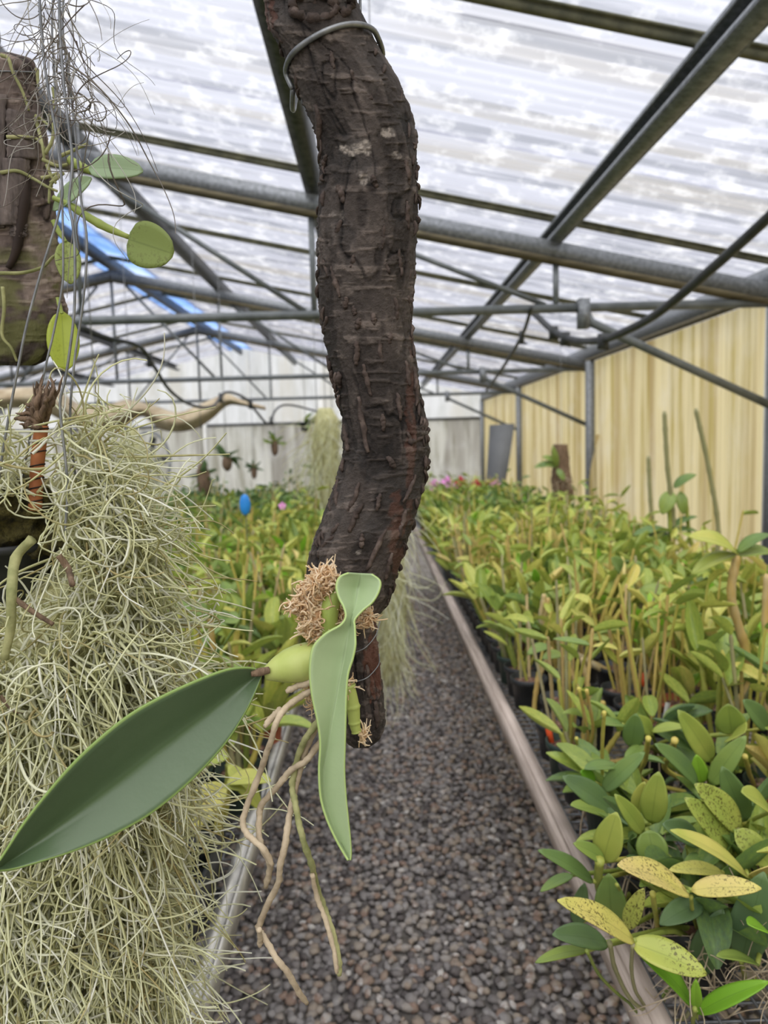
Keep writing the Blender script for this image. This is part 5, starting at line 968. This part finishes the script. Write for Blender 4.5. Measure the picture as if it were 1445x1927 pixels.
# slab mount hanging by the yellow wall
ys = 6.3; SM = thing('slab_mount', atY(1058, 950, ys), 'brown bark slab with a leafy plant hanging in front of the yellow wall', 'mounted plant')
V, Q, T, ch, _ = bark_body([(836, 1042, 1068), (845, 1038, 1068), (880, 1040, 1072), (900, 1036, 1076), (930, 1040, 1080), (950, 1046, 1072)], ys, 836, 950, 40, 24, .45, 3., 7.)
link('slab', mesh_np('slab', V-worldloc(SM), [Q, T], [M['bark_ridge'] if False else M['husk']]), SM)
for b, tp, w_, hu in (((1044, 872), (1005, 880), 12, .3), ((1046, 868), (1020, 860), 10, .3), ((1048, 880), (1040, 838), 12, .4), ((1048, 882), (1062, 905), 12, .35), ((1046, 878), (1014, 874), 9, .2)): simple_leaf(SM, b, tp, w_, ys-.06, ys-.1, M['leaf'], hu, .2, .1, nn=8, cs=2, face=.6)
P, R = curls([blob(1060, 920, ys-.04, 18, 24)], 60, .012, 8, .004, .4, 40, .1); strands('roots', P, R, M['root'], SM, 3, 3)
mb = MB(); mb.tube([atY(1056, 838, ys), (atY(1056, 838, ys)[0], ys, zr(1.6)+.158)], .002, 5); mb.build('hanging_wire', M['wire'], SM, True)
# hanging moss curtains
def moss_curtain(tab, Y, lab, n_, rad, seed, k=14, step=.03):
    top = atY(tab[0][1], tab[0][0], Y); t = thing('hanging_moss', atY(tab[-1][1], tab[-1][0], Y), lab, 'moss')
    moss_core(tab, Y, .8, t, 'moss_mass', M['moss_core'], 30, 20, .03)
    P, R = moss_strands(tab, Y, n_, seed, k, step, rad, .12, .12, .7, None, .8, 1.2); strands('moss_strands', P, R, M['moss'], t, 3, seed)
    mb = MB(); mb.tube([top-np.array([0, 0, .02]), np.array([top[0], Y, zr(top[0])+.158])], .0025, 5); mb.build('hanging_wire', M['wire'], t, True)
moss_curtain([(760, 716, 6), (800, 718, 20), (900, 722, 32), (1040, 732, 34), (1150, 738, 34), (1240, 736, 26), (1290, 732, 10)], 2.6, 'faint hanging moss column over the gravel path behind the branch', 500, .0016, 31, 14, .012)
moss_curtain([(768, 612, 14), (790, 614, 28), (850, 612, 32), (950, 618, 26), (985, 622, 10)], 5.6, 'greenish moss curtain just left of the branch at the far end', 360, .003, 32, 12, .025)
moss_curtain([(806, 250, 6), (830, 252, 14), (860, 256, 26), (930, 262, 30), (990, 268, 20), (1005, 268, 8)], 5.2, 'dark green moss cone hanging behind the big moss pot', 360, .003, 33, 12, .025)
# hanging plants at the back
def hang_plant(px, py, Y, lab, basket, seed, dark=False, sz=1.):
    r = np.random.default_rng(seed); c = atY(px, py, Y); t = thing('hanging_plant', c, lab, 'hanging plant', 'plants hung near the back wall'); s = sz*Y/F
    if basket == 'pot': V, Q = lathe([(0, -9*s), (8*s, -9*s), (12*s, 9*s), (13*s, 9*s), (13*s, 11*s), (10*s, 11*s), (9*s, 6*s), (0, 6*s)], 14); link('pot', mesh_np('pot', V+c-worldloc(t), [Q], [M['plastic_black']]), t)
    else: V, Q = lump_mesh(c, np.array(basket)*s, 18, 14, .6, 2.2/s/40, seed); link('root_ball', mesh_np('root_ball', V-worldloc(t), [Q], [M['husk']]), t)
    for k in range(11):
        a = r.uniform(0, 6.28); el = r.uniform(-.3, 1.3); ax = np.array([math.cos(a)*math.cos(el), math.sin(a)*math.cos(el), math.sin(el)]); o = link('leaf', LIB['leaf%d' % (k % 6)][0], t); L = r.uniform(22, 38)*s; o.matrix_basis = Matrix(frame(np.array([0, 0, 8*s]), ax, np.array([0, 0, 1.])+.1*r.normal(size=3), L*.3, L, L).tolist()); o['hue'] = float(r.uniform(0, .12) if dark else r.uniform(.2, .5))
    mb = MB(); mb.tube([c+np.array([0, 0, 6*s]), np.array([c[0], Y, zr(c[0])+.158])], .003, 5); mb.build('hanging_wire', M['wire'], t, True)
hang_plant(383, 905, 6.5, 'dark tall root-bound plant hanging left of the blue tag', (14, 12, 34), 1, True)
hang_plant(427, 872, 7.5, 'dark spreading plant hanging above the blue tag', (9, 9, 14), 2, True)
hang_plant(517, 842, 9.0, 'rusty brown mounted plant against the back wall', (9, 7, 18), 3, False, .8)
hang_plant(575, 805, 9.0, 'spiky green air plant hanging high left of the branch', 'pot', 4, False, .9)
hang_plant(600, 888, 6.0, 'pale bushy plant hanging beside the black basket', (12, 12, 18), 5, False)
hang_plant(186, 855, 3.2, 'dark hanging plant peeking out behind the big moss pot', 'pot', 6, True, .9)
hang_plant(478, 888, 9.5, 'small brown mounted plant low on the back wall', (8, 6, 20), 8, True, .7)
# black wire basket beside the branch
c = atY(628, 875, 5.9); t = thing('wire_basket', c, 'round black wire basket half hidden by the branch', 'basket'); mb = MB()
for q in range(4): rr = .03+.03*q; mb.tube([c+np.array([rr*1.2*math.cos(a), rr*1.2*math.sin(a), .05*q-.1]) for a in np.linspace(0, 6.2832, 22)], .004, 5)
mb.build('hoops', M['hose'], t, True)
V, Q = lump_mesh(c-np.array([0, 0, .03]), np.array([.11, .11, .07]), 18, 12, .4, 20); link('filling', mesh_np('filling', V-worldloc(t), [Q], [M['black_ring']]), t)
mb = MB(); mb.tube([c, np.array([c[0], 5.9, zr(c[0])+.158])], .003, 5); mb.build('hanging_wire', M['wire'], t, True)
# blue tag
c = atY(461, 950, 3.1); t = thing('blue_tag', c, 'bright blue oval plastic tag on a thin stake above the left bench', 'tag'); V, Q = lump_mesh(c, np.array([.023, .012, .044]), 24, 16, 0., 1.); link('tag_body', mesh_np('tag_body', V-worldloc(t), [Q], [M['blue']]), t)
mb = MB(); mb.tube([c+np.array([-.004, .008, .05]), c+np.array([0, .012, -.06]), np.array([c[0], 3.115, ZB])], .002, 6); mb.build('stake', M['wire'], t, True)
# exhaust fan on the back wall
c = atY(283, 868, YB-.12); t = thing('exhaust_fan', c, 'round grey exhaust fan on the back wall behind the moss', 'fan'); mb = MB(); mb.tube([c+np.array([.42*math.cos(a), 0, .62*math.sin(a)]) for a in np.linspace(0, 6.2832, 40)], .03, 8); mb.build('ring', M['galv'], t, True)
for s_ in (-1, 1): mb = MB(); mb.bar(c+np.array([.42*s_, 0, 0]), c+np.array([.42*s_, .125, 0]), .03, .03); mb.build('bracket', M['galv'], t)
for k in range(5):
    a = k*1.2566; d = np.array([math.cos(a)*.36, 0, math.sin(a)*.54]); s_ = np.array([-math.sin(a)*.1, .03, math.cos(a)*.1]); mb = MB(); V = np.array([c, c+d*.6+s_, c+d+s_*.8, c+d-s_*.6, c+d*.4-s_*.5]); V = np.vstack([V, V+np.array([0, .01, 0])]); mb.add(V, [[i, (i+1) % 5, 5+(i+1) % 5, 5+i] for i in range(5)], [[0, 1, 2], [0, 2, 3], [0, 3, 4], [5, 7, 6], [5, 8, 7], [5, 9, 8]]); mb.build('blade', M['galv_dark'], t)
# draped shade cloth
def cloth():
    edge = [(-40, 735, 775), (60, 728, 768), (110, 735, 788), (150, 760, 806), (195, 764, 809), (235, 752, 802), (268, 757, 784), (300, 766, 807), (335, 776, 813), (370, 763, 806), (400, 750, 788), (428, 741, 764), (455, 752, 764), (500, 765, 772)]
    nn = 70; E_ = smoothpath(np.array(edge, float), nn); rows = 9; V = []
    for x, y0, y1 in E_:
        for j in range(rows): s = j/(rows-1); V.append(atY(x, y0+(y1-y0)*s, 7.9-.18*math.sin(s*math.pi)+.05*math.sin(x*.05)))
    Q = [[i*rows+j, i*rows+j+1, (i+1)*rows+j+1, (i+1)*rows+j] for i in range(nn-1) for j in range(rows-1)]
    o = link('shade_cloth', mesh_np('shade_cloth', V, [Q], [M['cloth']])); md = o.modifiers.new('thickness', 'SOLIDIFY'); md.thickness = .008; return tag(o, 'beige shade cloth draped in swags below the second truss on the left', 'cloth')
cloth()
def hose(pts, rad, lab, m='hose', clips=()):
    P = smoothpath([p if isinstance(p, np.ndarray) else atY(*p) for p in pts], 60); t = thing('irrigation_hose', P[0], lab, 'hose'); mb = MB(); mb.tube(P, rad, 9); mb.build('tube', M[m], t, True)
    for s in clips: p = P[int(s*59)]; mb = MB(); mb.tube([p+np.array([0, 0, .03]), p-np.array([0, 0, .05])], rad*1.5, 7); mb.tube([p-np.array([.03, 0, .03]), p+np.array([.03, 0, -.05])], rad*.6, 6); mb.build('sprinkler', M['hose'], t, True)
hose([(150, 612, 4.1), (200, 635, 4.2), (262, 652, 4.4), (290, 690, 4.7), (320, 735, 5.2), (360, 762, 5.8), (400, 765, 6.2), (425, 738, 6.6), (462, 750, 7.0), (485, 778, 7.4), (505, 797, 7.8), (520, 770, 8.2), (545, 762, 8.6), (600, 775, 9.4)], .012, 'black irrigation hose looping down on the left below the roof', clips=(.22, .52, .66, .8))
hose([np.array([1.75, .4, 2.25]), np.array([1.62, 1.5, 2.34]), (1560, 300, 2.4), (1445, 410, 2.8), (1340, 505, 3.1), (1240, 588, 3.5), (1180, 622, 3.8), (1130, 640, 4.1), (1080, 640, 4.5), (1040, 622, 4.8), (1005, 590, 5.1), (985, 580, 5.4)], .021, 'thick black hose sagging along the right under the eave', clips=(.64, .77, .83))
hose([(1000, 578, 4.22), (985, 625, 4.6), (960, 670, 5.2), (930, 715, 6.0), (915, 735, 6.6)], .011, 'short dark hose hanging steeply from the nearest truss chord', clips=(.3,))
